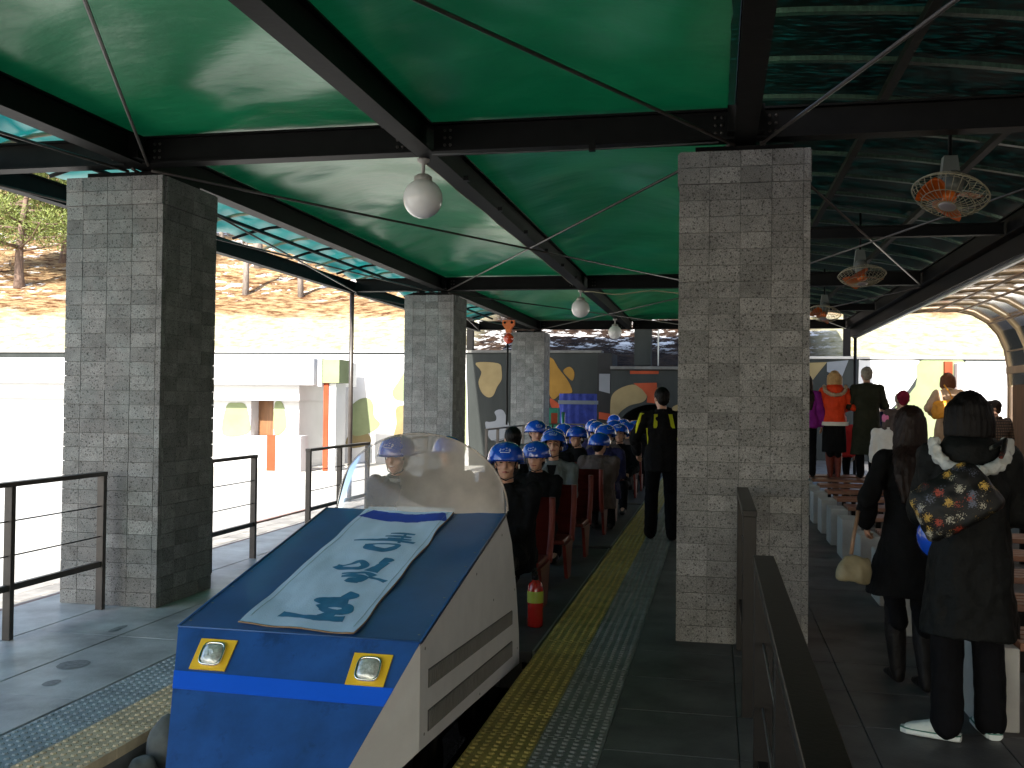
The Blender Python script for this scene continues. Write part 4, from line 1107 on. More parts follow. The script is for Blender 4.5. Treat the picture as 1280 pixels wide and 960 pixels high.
def bare(x, y, h, seed, label, thick=0.17):
    rnd = random.Random(seed); z0 = terrain(x, y) - 0.2
    t = thing('bare_tree', label, 'tree', (x, y, z0), 0, 'leafless trees on the slope behind the painted wall')
    bm = bmesh.new()
    def br(p, d, L_, r_, dep):
        q = p + d * L_ * 0.5 + Vector((rnd.uniform(-.04, .04), rnd.uniform(-.04, .04), 0)) * L_
        e = p + d * L_
        tube(bm, [p, q, e], [r_, r_ * 0.85, r_ * 0.65], 7 if dep == 0 else 5)
        if dep < 4:
            for _ in range(2 if dep else 3):
                nd = (d + Vector((rnd.uniform(-.7, .7), rnd.uniform(-.7, .7), rnd.uniform(-.1, .4)))).normalized()
                br(e if rnd.random() < .6 else q.lerp(e, rnd.random()), nd, L_ * rnd.uniform(.5, .75), r_ * 0.55, dep + 1)
    br(Vector((0, 0, 0)), Vector((rnd.uniform(-.05, .05), 0, 1)).normalized(), h * 0.42, thick, 0)
    obj('trunk', bm, 'bark_grey', t)
bare(-22.4, 43.8, 8, 21, 'leafless tree with dark trunk just right of the nearest left pillar', 0.17)
bare(-19.7, 44.2, 8, 22, 'leafless tree with pale trunk, right of the dark-trunked one', 0.16)
for i, (x, y, l) in enumerate(((-24.3, 49, 'thick leafless tree close behind the right edge of the nearest left pillar'), (-28, 52, 'leafless tree hidden partly by the nearest left pillar'),
        (-36.2, 56, 'thin leafless tree between pines at upper left'), (-39, 58, 'thin leafless tree at the far upper left'), (-34.5, 60, 'thin leafless tree highest on the slope at upper left'),
        (-21.2, 53, 'distant leafless tree between the dark and the pale trunk'), (-26.0, 56, 'distant leafless tree above the snow patch'))):
    bare(x, y, 9, 30 + i, l, 0.3 if i == 0 else 0.14)

# ================================================================== TRAIN
CX = -1.75
KY, KZ = 3.93, 0.545; TY, TZ = 5.60, 0.892; HW = 0.553
SL = (TZ - KZ) / (TY - KY)
loco = thing('train_engine', 'blue and white wedge-nosed train engine at the front of the mine train', 'train engine')
FS = 1.125
def facept(x, z, off=0.0):
    y = KY - (KZ - z) / FS
    n = Vector((0, -FS, 1)).normalized()
    return Vector((x, y, z)) + n * off
def hoodpt(x, y, off=0.0):
    n = Vector((0, -SL, 1)).normalized()
    return Vector((x, y, KZ + (y - KY) * SL)) + n * off
def hwz(z): return HW - (KZ - z) * (HW - 0.368) / (KZ - 0.105)
ZL = -0.16
bm = bmesh.new()
def quad(bm, *p, smooth=False):
    f = bm.faces.new([bm.verts.new(q) for q in p]); return f
# hood
p = [(CX - HW, KY, KZ), (CX + HW, KY, KZ), (CX + HW, TY, TZ), (CX - HW, TY, TZ)]
prism(bm, p, (0, 0, -0.02), (0, 0, 0))
obj('hood', bm, 'blue', loco)
bm = bmesh.new()
fl = facept(0, ZL)
p = [(CX - HW, KY, KZ - 0.002), (CX + HW, KY, KZ - 0.002), (CX + hwz(ZL), fl.y, ZL), (CX - hwz(ZL), fl.y, ZL)]
prism(bm, p, (0, 0.02, -0.012), (0, 0, 0))
obj('front_panel', bm, 'blue_face', loco)
for s in (1, -1):
    X = CX + s * HW
    bm = bmesh.new()
    p = [(X, KY, 0.09), (X, KY, KZ - 0.004), (X, TY, TZ - 0.004), (X, 5.78, 0.70), (X, 5.93, 0.40), (X, 6.03, 0.10), (X, 6.05, -0.09)]
    prism(bm, p, (-s * 0.02, 0, 0), (0, 0, 0)); obj('side_panel', bm, 'white_panel', loco)
    bm = bmesh.new()
    p = [(X, KY, 0.09), (X, KY, KZ - 0.006), (CX + s * hwz(ZL), fl.y, ZL)]
    prism(bm, p, (-s * 0.02, 0.02, -0.002), (0, 0, 0)); obj('nose_facet', bm, 'white_panel', loco)
    # grilles
    for (a, b) in (((4.05, 0.40, 0.32), (5.80, 0.29, 0.205)), ((4.05, 0.225, 0.135), (5.81, 0.105, 0.01))):
        bm = bmesh.new(); o_ = s * 0.003
        p = [(X + o_, a[0], a[2]), (X + o_, b[0], b[2]), (X + o_, b[0], b[1]), (X + o_, a[0], a[1])]
        prism(bm, p, (-s * 0.004, 0, 0), (0, 0, 0)); g = obj('grille', bm, 'grille', loco)
        bm = bmesh.new()
        for i in range(58):
            k = (i + 0.5) / 58
            y = a[0] + (b[0] - a[0]) * k; zt = a[1] + (b[1] - a[1]) * k; zb = a[2] + (b[2] - a[2]) * k
            box(bm, X + s * 0.004 - 0.0035, X + s * 0.004 + 0.0035, y - 0.0075, y + 0.0075, zb + 0.004, zt - 0.004)
        obj('louvres', bm, 'slat_grey', g, kind='stuff')
# hood lip and bulkhead behind the hood
obj('bulkhead', bxm('b', CX - HW + 0.022, CX + HW - 0.022, 5.56, 5.585, -0.1, 0.86), 'chassis', loco)
obj('floor_pan', bxm('b', CX - 0.36, CX + 0.36, 3.9, 6.1, -0.22, -0.12), 'chassis', loco)
for yy in (4.6, 5.6):
    for x in (-2.28, -1.38):
        bm = bmesh.new(); lathe(bm, [(0, -0.05), (0.16, -0.05), (0.17, 0.03), (0.19, 0.05), (0, 0.05)], 20, Matrix.Translation((x, yy, -0.25)) @ Matrix.Rotation(R(90), 4, 'Y'))
        obj('wheel', bm, 'steel', loco)
bm = bmesh.new()
for s in (1, -1):
    X = CX + s * (HW - 0.012)
    for k in range(9):
        y = KY + 0.06 + (TY - KY - 0.12) * k / 8
        if s == 1 or k % 1 == 0:
            q = hoodpt(X - s * 0.012, y, 0.0008)
            lathe(bm, [(0.0, 0.0022), (0.005, 0.0018), (0.0065, 0.0)], 8, Matrix.Translation(q))
for s in (1, -1):
    X = CX + s * HW
    for (y, z) in ((4.0, 0.50), (4.0, 0.14), (4.9, 0.66), (5.5, 0.78), (5.88, 0.40), (5.98, 0.02), (5.0, 0.02), (5.3, 0.45)):
        lathe(bm, [(0.0, 0.002), (0.006, 0.0016), (0.0075, 0.0)], 8, Matrix.Translation((X, y, z)) @ Matrix.Rotation(R(90 * s), 4, 'Y'))
obj('rivets', bm, 'slat_grey', loco, kind='stuff')
for s in (1, -1):
    bm = bmesh.new(); X = CX + s * (HW + 0.001)
    tube(bm, [(X, KY, KZ + 0.001), (X, TY, TZ + 0.001)], 0.0055, 6); obj('edge_trim', bm, 'blue', loco)
bm = bmesh.new(); tube(bm, [(CX - HW, KY, KZ), (CX + HW, KY, KZ)], 0.004, 6); obj('fold_edge', bm, 'blue', loco)
# bright stripe
bm = bmesh.new()
za, zb = 0.392, 0.333
prism(bm, [facept(CX - hwz(za), za, 0.001), facept(CX + hwz(za), za - 0.006, 0.001), facept(CX + hwz(zb), zb - 0.006, 0.001), facept(CX - hwz(zb), zb, 0.001)], (0, 0, 0), (0, -0.002, 0.002))
obj('stripe', bm, 'brightblue', loco)
# headlights
for cxl, czl in ((-2.088, 0.452), (-1.385, 0.438)):
    bm = bmesh.new()
    q = [facept(cxl - 0.08, czl + 0.054, 0.001), facept(cxl + 0.088, czl + 0.054, 0.001), facept(cxl + 0.078, czl - 0.052, 0.001), facept(cxl - 0.086, czl - 0.052, 0.001)]
    nn = Vector((0, -FS, 1)).normalized()
    prism(bm, q, (0, 0, 0), nn * 0.006)
    hl = obj('headlight', bm, 'yellow', loco)
    # rounded square lamp: bezel and domed glass
    def rsq(r_, e=4.0, n=32):
        out = []
        for k in range(n):
            a = 2 * math.pi * k / n; c, s_ = math.cos(a), math.sin(a)
            m_ = (abs(c) ** e + abs(s_) ** e) ** (-1 / e)
            out.append((r_ * m_ * c, r_ * m_ * s_))
        return out
    ux = Vector((1, 0, 0)); uy = Vector((0, 1, FS)).normalized()
    c0 = facept(cxl, czl, 0.007)
    bm = bmesh.new(); prof = [(0.053, 0.0), (0.054, 0.012), (0.050, 0.018), (0.046, 0.014)]
    rings = [[bm.verts.new(c0 + ux * a + uy * b * 1.0 + nn * z) for a, b in rsq(r_)] for r_, z in prof]
    for A_, B2 in zip(rings, rings[1:]):
        for k in range(32):
            f = bm.faces.new((A_[k], A_[(k + 1) % 32], B2[(k + 1) % 32], B2[k])); f.smooth = True
    obj('bezel', bm, 'chrome', hl)
    bm = bmesh.new(); prof = [(0.046, 0.012), (0.040, 0.019), (0.028, 0.024), (0.012, 0.026)]
    rings = [[bm.verts.new(c0 + ux * a + uy * b + nn * (z + 0.0016 * math.sin(a * 700))) for a, b in rsq(r_, 3.5)] for r_, z in prof]
    for A_, B2 in zip(rings, rings[1:]):
        for k in range(32):
            f = bm.faces.new((A_[k], A_[(k + 1) % 32], B2[(k + 1) % 32], B2[k])); f.smooth = True
    bm.faces.new(rings[-1])
    obj('lens', bm, 'lens', hl)
# windscreen: curved acrylic bubble
bm = bmesh.new()
def ws(u, v):
    a = math.pi * (0.01 + 0.98 * u)
    x = CX + 0.535 * math.cos(a) * (1 - 0.0 * v)
    top = 0.475 * math.sin(a) ** 0.9
    z = TZ - 0.02 + top * v
    bulge = 0.15 * math.sin(a) * (1 - v * v * 0.6)
    return (x, TY + 0.10 - bulge + 0.04 * v, z)
grid(bm, ws, 48, 16)
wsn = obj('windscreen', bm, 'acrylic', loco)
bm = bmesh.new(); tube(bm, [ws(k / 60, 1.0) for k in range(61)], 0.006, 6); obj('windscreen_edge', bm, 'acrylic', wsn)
bm = bmesh.new(); tube(bm, [Vector(ws(k / 40, 0.0)) + Vector((0, 0, 0.006)) for k in range(41)], 0.009, 6); obj('windscreen_seal', bm, 'chassis', wsn)
# the bubble's cream reflection is painted into the acrylic, milkier on its right

# banner on the hood
bn = thing('banner', 'light blue cloth banner with dark brush lettering laid down the blue hood', 'banner')
BL = [(-2.046, 3.988), (-1.494, 3.943), (-1.507, 5.673), (-2.046, 5.63)]
def bpt(u, v, off=0.0):
    a = Vector((*BL[0], 0)).lerp(Vector((*BL[1], 0)), u); b = Vector((*BL[3], 0)).lerp(Vector((*BL[2], 0)), u)
    q = a.lerp(b, v)
    wr = 0.006 + 0.007 * mn.noise((q.x * 6, q.y * 5, 0)) + 0.002 * mn.noise((q.x * 22, q.y * 9, 3)) + 0.0028 * math.sin((q.y * 9 + q.x * 14)) * abs(2 * u - 1)
    ex = 0.006 * math.sin(v * 23) * (1 if u > 0.97 else 0)
    if v > 0.965: wr -= (v - 0.965) * 0.9
    return hoodpt(q.x + ex, q.y, 0.002 + max(0.001, wr) + off)
def bxy(x, y, off):   # point of the cloth above hood coordinates
    wr = 0.006 + 0.007 * mn.noise((x * 6, y * 5, 0)) + 0.002 * mn.noise((x * 22, y * 9, 3)) + 0.0028 * math.sin((y * 9 + x * 14)) * abs(2 * (x - BL[0][0]) / 0.55 - 1)
    return hoodpt(x, y, 0.002 + max(0.001, wr) + off)
bm = bmesh.new(); grid(bm, bpt, 40, 110)
cl = obj('cloth', bm, 'banner', bn)
bm = bmesh.new(); tube(bm, [bpt(u / 20, 0.0) for u in range(21)], 0.004, 6); tube(bm, [bpt(1.0, v / 60) for v in range(61)], 0.0035, 6); obj('hem', bm, 'banner_edge', bn)
bm = bmesh.new()
for u in (0.05, 0.95):
    tube(bm, [bpt(u, v / 80, 0.0005) for v in range(3, 77)], 0.0012, 4)
obj('stitching', bm, 'stitch', bn)
def brush(pts, wds, m='ink', name='brush_stroke'):
    bm = bmesh.new(); P = [Vector((*p_, 0)) for p_ in pts]
    dense = []; W_ = []
    for i in range(len(P) - 1):
        p0 = P[max(i - 1, 0)]; p1 = P[i]; p2 = P[i + 1]; p3 = P[min(i + 2, len(P) - 1)]
        for s in [k / 8 for k in range(8)]:
            dense.append(0.5 * ((2 * p1) + (p2 - p0) * s + (2 * p0 - 5 * p1 + 4 * p2 - p3) * s * s + (3 * p1 - p0 - 3 * p2 + p3) * s ** 3)); W_.append(wds[i] * (1 - s) + wds[i + 1] * s)
    dense.append(P[-1]); W_.append(wds[-1])
    prev = None
    for i, (p_, wd) in enumerate(zip(dense, W_)):
        d = (dense[min(i + 1, len(dense) - 1)] - dense[max(i - 1, 0)]).normalized(); n = Vector((-d.y, d.x, 0))
        wd = (wd + 0.006) * 0.55 * (1 + 0.15 * mn.noise((p_.x * 40, p_.y * 40, 0)))
        row = [bm.verts.new(bxy(*(p_ + n * wd * k).xy, 0.0014)) for k in (-1, -0.33, 0.33, 1)]
        if prev:
            for k in range(3): bm.faces.new((prev[k], prev[k + 1], row[k + 1], row[k]))
        prev = row
    bmesh.ops.recalc_face_normals(bm, faces=bm.faces)
    return obj(name, bm, m, cl)
brush([(-2.018, 5.50), (-1.9, 5.455), (-1.75, 5.43), (-1.6, 5.45), (-1.521, 5.475)], [0.12, 0.115, 0.12, 0.12, 0.12], 'ink2', 'royal_band')
brush([(-1.75, 5.165), (-1.68, 5.175), (-1.613, 5.174)], [0.006, 0.022, 0.012])
brush([(-1.765, 5.119), (-1.69, 5.128), (-1.619, 5.126)], [0.008, 0.024, 0.014])
brush([(-1.918, 5.045), (-1.83, 5.055), (-1.748, 5.066), (-1.66, 5.06), (-1.575, 5.042)], [0.010, 0.016, 0.026, 0.022, 0.018])
brush([(-1.743, 5.09), (-1.68, 5.09), (-1.606, 5.086)], [0.012, 0.022, 0.01])
brush([(-1.66, 5.19), (-1.665, 5.12), (-1.66, 5.03)], [0.004, 0.010, 0.008])
brush([(-1.815, 5.00), (-1.80, 4.955), (-1.755, 4.925), (-1.70, 4.912), (-1.665, 4.945), (-1.652, 5.0), (-1.70, 5.006), (-1.77, 5.004), (-1.815, 4.99)], [0.03, 0.05, 0.045, 0.05, 0.04, 0.02, 0.012, 0.012, 0.02])
brush([(-1.875, 4.68), (-1.84, 4.655), (-1.79, 4.645), (-1.74, 4.65), (-1.722, 4.69), (-1.75, 4.735), (-1.775, 4.742), (-1.80, 4.71), (-1.84, 4.69), (-1.87, 4.69)], [0.03, 0.036, 0.028, 0.03, 0.034, 0.03, 0.03, 0.014, 0.012, 0.02])
brush([(-1.665, 4.775), (-1.64, 4.77), (-1.62, 4.755)], [0.05, 0.075, 0.05])
brush([(-1.645, 4.76), (-1.652, 4.70), (-1.668, 4.62)], [0.02, 0.035, 0.07])
brush([(-1.625, 4.75), (-1.635, 4.68), (-1.65, 4.62)], [0.02, 0.012, 0.03])
brush([(-1.80, 4.575), (-1.74, 4.585), (-1.683, 4.602), (-1.633, 4.572)], [0.014, 0.014, 0.018, 0.034])
brush([(-1.788, 4.54), (-1.73, 4.556), (-1.67, 4.55), (-1.69, 4.515), (-1.73, 4.50), (-1.68, 4.49)], [0.02, 0.03, 0.022, 0.05, 0.045, 0.02])
brush([(-1.66, 4.557), (-1.60, 4.54), (-1.549, 4.505)], [0.010, 0.016, 0.02])
brush([(-1.69, 4.345), (-1.65, 4.325), (-1.69, 4.29), (-1.75, 4.28), (-1.79, 4.262), (-1.75, 4.245), (-1.70, 4.248), (-1.643, 4.263)], [0.05, 0.06, 0.04, 0.03, 0.034, 0.034, 0.03, 0.05])
brush([(-1.764, 4.19), (-1.735, 4.213), (-1.68, 4.215), (-1.63, 4.205), (-1.612, 4.16), (-1.655, 4.14), (-1.70, 4.155), (-1.74, 4.185)], [0.034, 0.04, 0.034, 0.04, 0.05, 0.045, 0.035, 0.03])
brush([(-1.665, 4.16), (-1.675, 4.12), (-1.695, 4.085)], [0.05, 0.05, 0.07])
brush([(-1.90, 4.10), (-1.86, 4.095), (-1.79, 4.082), (-1.72, 4.075), (-1.65, 4.075), (-1.594, 4.082)], [0.05, 0.035, 0.022, 0.05, 0.034, 0.05])

# passenger cars
def bench_seat(parent, y, face, x0=-2.50, x1=-1.30, zf=-0.03):
    """seat across the car; face=-1 looks at the camera, +1 looks away"""
    seat_z = zf + 0.36
    s = bmesh.new(); box(s, x0, x1, y - 0.22, y + 0.22, seat_z - 0.04, seat_z, bev=0.008)
    so = obj('bench_seat', s, 'seat', parent)
    bm = bmesh.new()
    yb = y - face * 0.24
    def bf(u, v):
        lean = -face * 0.14 * v - face * 0.05 * math.sin(v * math.pi)
        return (x0 + (x1 - x0) * u, yb + lean, seat_z - 0.06 + 0.50 * v)
    grid(bm, bf, 2, 10)
    bmesh.ops.solidify(bm, geom=list(bm.faces), thickness=0.035)
    obj('backrest', bm, 'seat', so)
    for x in (x0, x1):
        bm = bmesh.new(); tube(bm, [Vector(bf(0, v / 10)) + Vector((x - x0, face * 0.0, 0)) for v in range(11)], 0.026, 8); obj('backrest_trim', bm, 'seat_edge', so)
        bm = bmesh.new()
        prism(bm, [(x, y - 0.06, zf), (x, y + 0.10, zf), (x, y + 0.22, seat_z - 0.041), (x, y - 0.22, seat_z - 0.041)], (-0.015, 0, 0), (0.015, 0, 0))
        obj('seat_end', bm, 'seat', so)
    return so
def car(y0, y1, label, seats):
    t = thing('passenger_car', label, 'train car', (0, 0, 0), 0, 'open passenger cars coupled behind the blue engine')
    obj('deck', bxm('b', -2.545, -1.125, y0, y1, -0.10, -0.03, bev=0.004), 'carfloor', t)
    obj('sill', bxm('b', -2.38, -1.20, y0 + 0.05, y1 - 0.05, -0.28, -0.105), 'chassis', t)
    obj('edge_strip', bxm('b', -1.123, -1.108, y0, y1, -0.11, -0.022), 'slat_grey', t)
    for yy in (y0 + 0.5, y1 - 0.5):
        for x in (-2.28, -1.38):
            bm = bmesh.new(); lathe(bm, [(0, -0.04), (0.15, -0.04), (0.17, 0.04), (0, 0.04)], 16, Matrix.Translation((x, yy, -0.27)) @ Matrix.Rotation(R(90), 4, 'Y'))
            obj('wheel', bm, 'steel', t)
    for (y, face) in seats: bench_seat(t, y, face)
    return t
car(6.1, 10.55, 'first open passenger car with oxblood seats right behind the engine', [(7.5, -1), (8.75, -1), (10.0, -1)])
car(10.75, 15.2, 'second open passenger car behind the man in the grey coat', [(11.7, 1), (13.0, 1), (14.3, 1)])
car(15.4, 19.85, 'third open passenger car far down the platform', [(16.3, 1), (17.6, 1), (18.9, 1)])
car(20.05, 24.5, 'last open passenger car near the tunnel mouth', [(20.9, 1), (22.2, 1)])

# extinguisher
t = thing('fire_extinguisher', 'red fire extinguisher with yellow label standing on the train floor', 'fire extinguisher', (-1.235, 6.80, -0.03))
bm = bmesh.new(); lathe(bm, [(0, 0), (0.05, 0), (0.056, 0.012), (0.056, 0.26), (0.045, 0.30), (0.02, 0.325), (0, 0.33)], 24); obj('cylinder', bm, 'ext_red', t)
bm = bmesh.new(); lathe(bm, [(0.0575, 0.17), (0.0575, 0.25)], 24); obj('label', bm, 'ext_label', t)
bm = bmesh.new(); lathe(bm, [(0, 0.325), (0.02, 0.325), (0.02, 0.36), (0, 0.36)], 12); box(bm, -0.012, 0.012, -0.08, 0.03, 0.365, 0.378); box(bm, -0.012, 0.012, -0.07, 0.02, 0.395, 0.405); obj('valve', bm, 'steel', t)
bm = bmesh.new(); tube(bm, [(0, 0.02, 0.34), (0.0, 0.075, 0.33), (0.0, 0.085, 0.24), (0, 0.075, 0.12)], 0.009, 8); obj('hose', bm, 'chassis', t)
#PEOPLE#
# ================================================================== PEOPLE
class Blob:
    def __init__(s): s.bm = bmesh.new()
    def ell(s, c, r, rot=None, sub=2):
        mt = Matrix.Translation(c) @ (rot.to_4x4() if rot else Matrix.Identity(4)) @ Matrix.Diagonal((*r, 1))
        bmesh.ops.create_icosphere(s.bm, subdivisions=sub, radius=1, matrix=mt)
    def limb(s, pts, rs, seg=12):
        pts = [Vector(p) for p in pts]
        tube(s.bm, pts, list(rs), seg)
        for p, r_ in zip(pts, rs):
            bmesh.ops.create_icosphere(s.bm, subdivisions=2 if r_ > 0.02 else 1, radius=r_ * 0.995, matrix=Matrix.Translation(p))
    def loft(s, secs, seg=20, e=2.3):
        rings = []
        for c, ax, ay in secs:
            c = Vector(c); ax = Vector(ax); ay = Vector(ay); ring = []
            for k in range(seg):
                a = 2 * math.pi * k / seg; ca, sa = math.cos(a), math.sin(a)
                m_ = (abs(ca) ** e + abs(sa) ** e) ** (-1 / e)
                ring.append(s.bm.verts.new(c + ax * ca * m_ + ay * sa * m_))
            rings.append(ring)
        for a, b in zip(rings, rings[1:]):
            for k in range(seg): s.bm.faces.new((a[k], a[(k + 1) % seg], b[(k + 1) % seg], b[k]))
        s.bm.faces.new(rings[0][::-1]); s.bm.faces.new(rings[-1])
    def bake(s, name, voxel, smooth=3, fold=0.0, fscale=9.0, seed=0, groove=0.0):
        bmesh.ops.recalc_face_normals(s.bm, faces=s.bm.faces)
        me = bpy.data.meshes.new(name); s.bm.to_mesh(me); s.bm.free()
        o = bpy.data.objects.new('work', me); COL.objects.link(o)
        md = o.modifiers.new('r', 'REMESH'); md.mode = 'VOXEL'; md.voxel_size = voxel; md.use_smooth_shade = True
        if smooth:
            sm = o.modifiers.new('s', 'SMOOTH'); sm.iterations = smooth; sm.factor = 0.5
        dg = bpy.context.evaluated_depsgraph_get()
        out = bpy.data.meshes.new_from_object(o.evaluated_get(dg)); out.name = name
        bpy.data.objects.remove(o); bpy.data.meshes.remove(me)
        if fold or groove:
            n = len(out.vertices); co = np.empty(n * 3, 'f'); out.vertices.foreach_get('co', co); co = co.reshape(-1, 3)
            no = np.empty(n * 3, 'f'); out.vertices.foreach_get('normal', no); no = no.reshape(-1, 3)
            d = np.zeros(n)
            if fold:
                for i in range(n):
                    x, y, z = co[i]
                    d[i] = fold * mn.noise((x * fscale + seed, y * fscale, z * fscale * 0.45)) + fold * 0.45 * mn.noise((x * fscale * 2.3, y * fscale * 2.3 + seed, z * fscale * 1.6))
            if groove:
                a = np.arctan2(co[:, 0] - co[:, 0].mean(), co[:, 1] - co[:, 1].mean())
                d += groove * np.sin(a * 23 + 2 * np.sin(co[:, 2] * 14)) + groove * 0.6 * np.sin(a * 51 + co[:, 2] * 9)
            co = co + no * d[:, None].astype('f'); out.vertices.foreach_set('co', co.astype('f').ravel()); out.update()
        out.polygons.foreach_set('use_smooth', [True] * len(out.polygons))
        return out

def ik(a, b, l1, l2, hint):
    d = b - a; L_ = min(d.length, (l1 + l2) * 0.999)
    d = d.normalized()
    x = (l1 * l1 - l2 * l2 + L_ * L_) / (2 * L_); h = math.sqrt(max(l1 * l1 - x * x, 0))
    n = (hint - d * hint.dot(d)).normalized()
    return a + d * x + n * h, a + d * L_

FOOT = {}
def add_hand(B, w, d, nrm, side, s, curl=0.45):
    """w wrist, d finger direction, nrm: palm normal (towards palm), side +1/-1 for thumb side along cross"""
    d = d.normalized(); nrm = (nrm - d * nrm.dot(d)).normalized(); lat = d.cross(nrm) * side
    p0 = w; p1 = w + d * 0.085 * s
    B.loft([(w - d * 0.01 * s, lat * 0.024 * s, nrm * 0.018 * s), (w + d * 0.035 * s, lat * 0.036 * s, nrm * 0.016 * s), (p1, lat * 0.040 * s, nrm * 0.013 * s)], 12)
    for i, L_ in enumerate((0.066, 0.076, 0.072, 0.056)):
        b = p1 + lat * (0.030 - 0.020 * i) * s - d * 0.006 * s
        c = curl * (0.8 + 0.15 * i)
        d1 = (d * math.cos(c) + nrm * math.sin(c)); d2 = (d * math.cos(c * 2.1) + nrm * math.sin(c * 2.1)); d3 = (d * math.cos(c * 2.9) + nrm * math.sin(c * 2.9))
        q1 = b + d1 * L_ * 0.45 * s; q2 = q1 + d2 * L_ * 0.33 * s; q3 = q2 + d3 * L_ * 0.25 * s
        B.limb([b, q1, q2, q3], [0.0095 * s, 0.009 * s, 0.008 * s, 0.0068 * s], 8)
    tb = w + d * 0.022 * s + lat * 0.026 * s
    t1 = tb + (d * 0.65 + lat * 0.6 + nrm * 0.35).normalized() * 0.038 * s; t2 = t1 + (d * 0.85 + lat * 0.1 + nrm * 0.5).normalized() * 0.03 * s
    B.limb([tb, t1, t2], [0.013 * s, 0.0105 * s, 0.008 * s], 8)

def person(label, loc, yaw, H=1.68, seat=None, female=False, coat='black_cloth', hem=-0.12, flare=0.0, puff=0.0, legs='black_pants', legw=1.0,
           hair='short', hairm='hair', helmet=False, hands=None, head=(0, 0), lean=0.0, stance=0.09, step=0.0, shoe='boot_black', boots=None, skirt=None,
           scarf=None, hood=None, detail=1, group=None, gloves=False, face=True, shoe_obj=None, mirror=1, feet=(0, 0), knees=0.10, smile=False, feet_y=0.42, zoff=0.0):
    s = H / 1.70
    vx = 0.0085 if detail == 2 else (0.012 if detail == 1 else 0.017)
    P = thing('person', label, 'person', loc, yaw, group)
    V = Vector
    wf = 0.90 if female else 1.0
    pz = 0.93 * s if seat is None else seat + 0.10 * s
    pel = V((0, 0, pz)); up = V((0, math.sin(lean), math.cos(lean))); fw = V((0, math.cos(lean), -math.sin(lean))); rt = V((1, 0, 0))
    def sp(h, f=0.0, x=0.0): return pel + up * h * s + fw * f * s + rt * x * s
    sh_w = 0.185 * wf
    SHL, SHR = sp(0.46, -0.005, -sh_w), sp(0.46, -0.005, sh_w)
    # head frame
    hy, ht = head
    Rh = Matrix.Rotation(hy, 3, 'Z') @ Matrix.Rotation(-ht, 3, 'X')
    neck = sp(0.53, 0.0); HC = neck + V((0, 0.02 * s, 0.135 * s)) + Rh @ V((0, 0.02 * s, 0))
    def hp(x, y, z): return HC + Rh @ (V((x, y, z)) * s)
    # legs
    hipL, hipR = sp(0.0, 0, -0.09 * wf), sp(0.0, 0, 0.09 * wf)
    if seat is None:
        aL, aR = V((-stance, step, 0.085 * s)), V((stance, -step, 0.085 * s))
        kL, aL = ik(hipL, aL, 0.43 * s, 0.44 * s, V((0, 1, 0))); kR, aR = ik(hipR, aR, 0.43 * s, 0.44 * s, V((0, 1, 0)))
        fd = V((0, 1, 0))
    else:
        kL, kR = V((-knees, feet_y, seat + 0.07 * s)), V((knees, feet_y, seat + 0.07 * s))
        aL, aR = V((-knees, feet_y + 0.05, 0.08 * s + zoff)), V((knees + 0.01, feet_y + 0.02, 0.08 * s + zoff))
        fd = V((0, 1, 0))
    # arms
    hands = hands or {}
    arm = {}
    for sd, SH in (('L', SHL), ('R', SHR)):
        sx = -1 if sd == 'L' else 1
        tgt = hands.get(sd)
        tgt = V(tgt) * 1.0 if tgt is not None else (V((sx * 0.235 * s, 0.04 * s, pz - 0.06 * s)) if seat is None else V((sx * 0.11, 0.30 * s, seat + 0.20 * s)))
        hint = V((sx * 0.5, -0.8, -0.3))
        el, wr = ik(SH, tgt, 0.285 * s, 0.25 * s, hint)
        arm[sd] = (SH, el, wr)
    # ---- body: one continuous surface
    B = Blob()
    B.loft([(sp(-0.10), rt * 0.10 * s, fw * 0.08 * s), (sp(0.0), rt * 0.155 * s * wf, fw * 0.10 * s), (sp(0.14), rt * 0.125 * s * wf, fw * 0.088 * s),
            (sp(0.32), rt * 0.145 * s * wf, fw * 0.10 * s), (sp(0.45), rt * 0.15 * s * wf, fw * 0.078 * s), (sp(0.505), rt * 0.075 * s, fw * 0.055 * s)], 18)
    B.limb([sp(0.47), neck + V((0, 0.008, 0)), HC + V((0, 0, -0.06 * s))], [0.062 * s * wf, 0.052 * s * wf, 0.052 * s * wf])
    for (SH, el, wr), sx, sd in ((arm['L'], -1, 'L'), (arm['R'], 1, 'R')):
        B.limb([sp(0.455, 0, sx * 0.10), SH, el, wr], [0.05 * s, 0.052 * s * wf, 0.038 * s * wf, 0.027 * s * wf])
        d = (wr - el).normalized()
        if seat is not None: d = (d + V((-sx * 0.5, 0.3, -0.1))).normalized()
        nr = V((-sx, 0, 0)) if seat is None else V((0, 0, -1))
        add_hand(B, wr + d * 0.01, d, nr, (1 if sx < 0 else -1) * (1 if seat is None else 1), s * (0.92 if female else 1), 0.42)
    for hp_, k, a in ((hipL, kL, aL), (hipR, kR, aR)):
        B.limb([hp_, k, a], [0.082 * s * wf, 0.052 * s, 0.04 * s])
        B.limb([a, a + fd * 0.13 * s + V((0, 0, -0.045 * s))], [0.036 * s, 0.03 * s])
    # head
    B.ell(hp(0, -0.012, 0.03), (0.077 * s, 0.094 * s, 0.092 * s), Rh, 3)
    B.ell(hp(0, 0.028, -0.035), (0.060 * s, 0.066 * s, 0.082 * s), Rh, 3)
    B.ell(hp(0, 0.058, -0.094), (0.026 * s, 0.024 * s, 0.022 * s), Rh)
    B.limb([hp(0, 0.088, 0.012), hp(0, 0.104, -0.022), hp(0, 0.102, -0.030)], [0.010 * s, 0.013 * s, 0.014 * s])
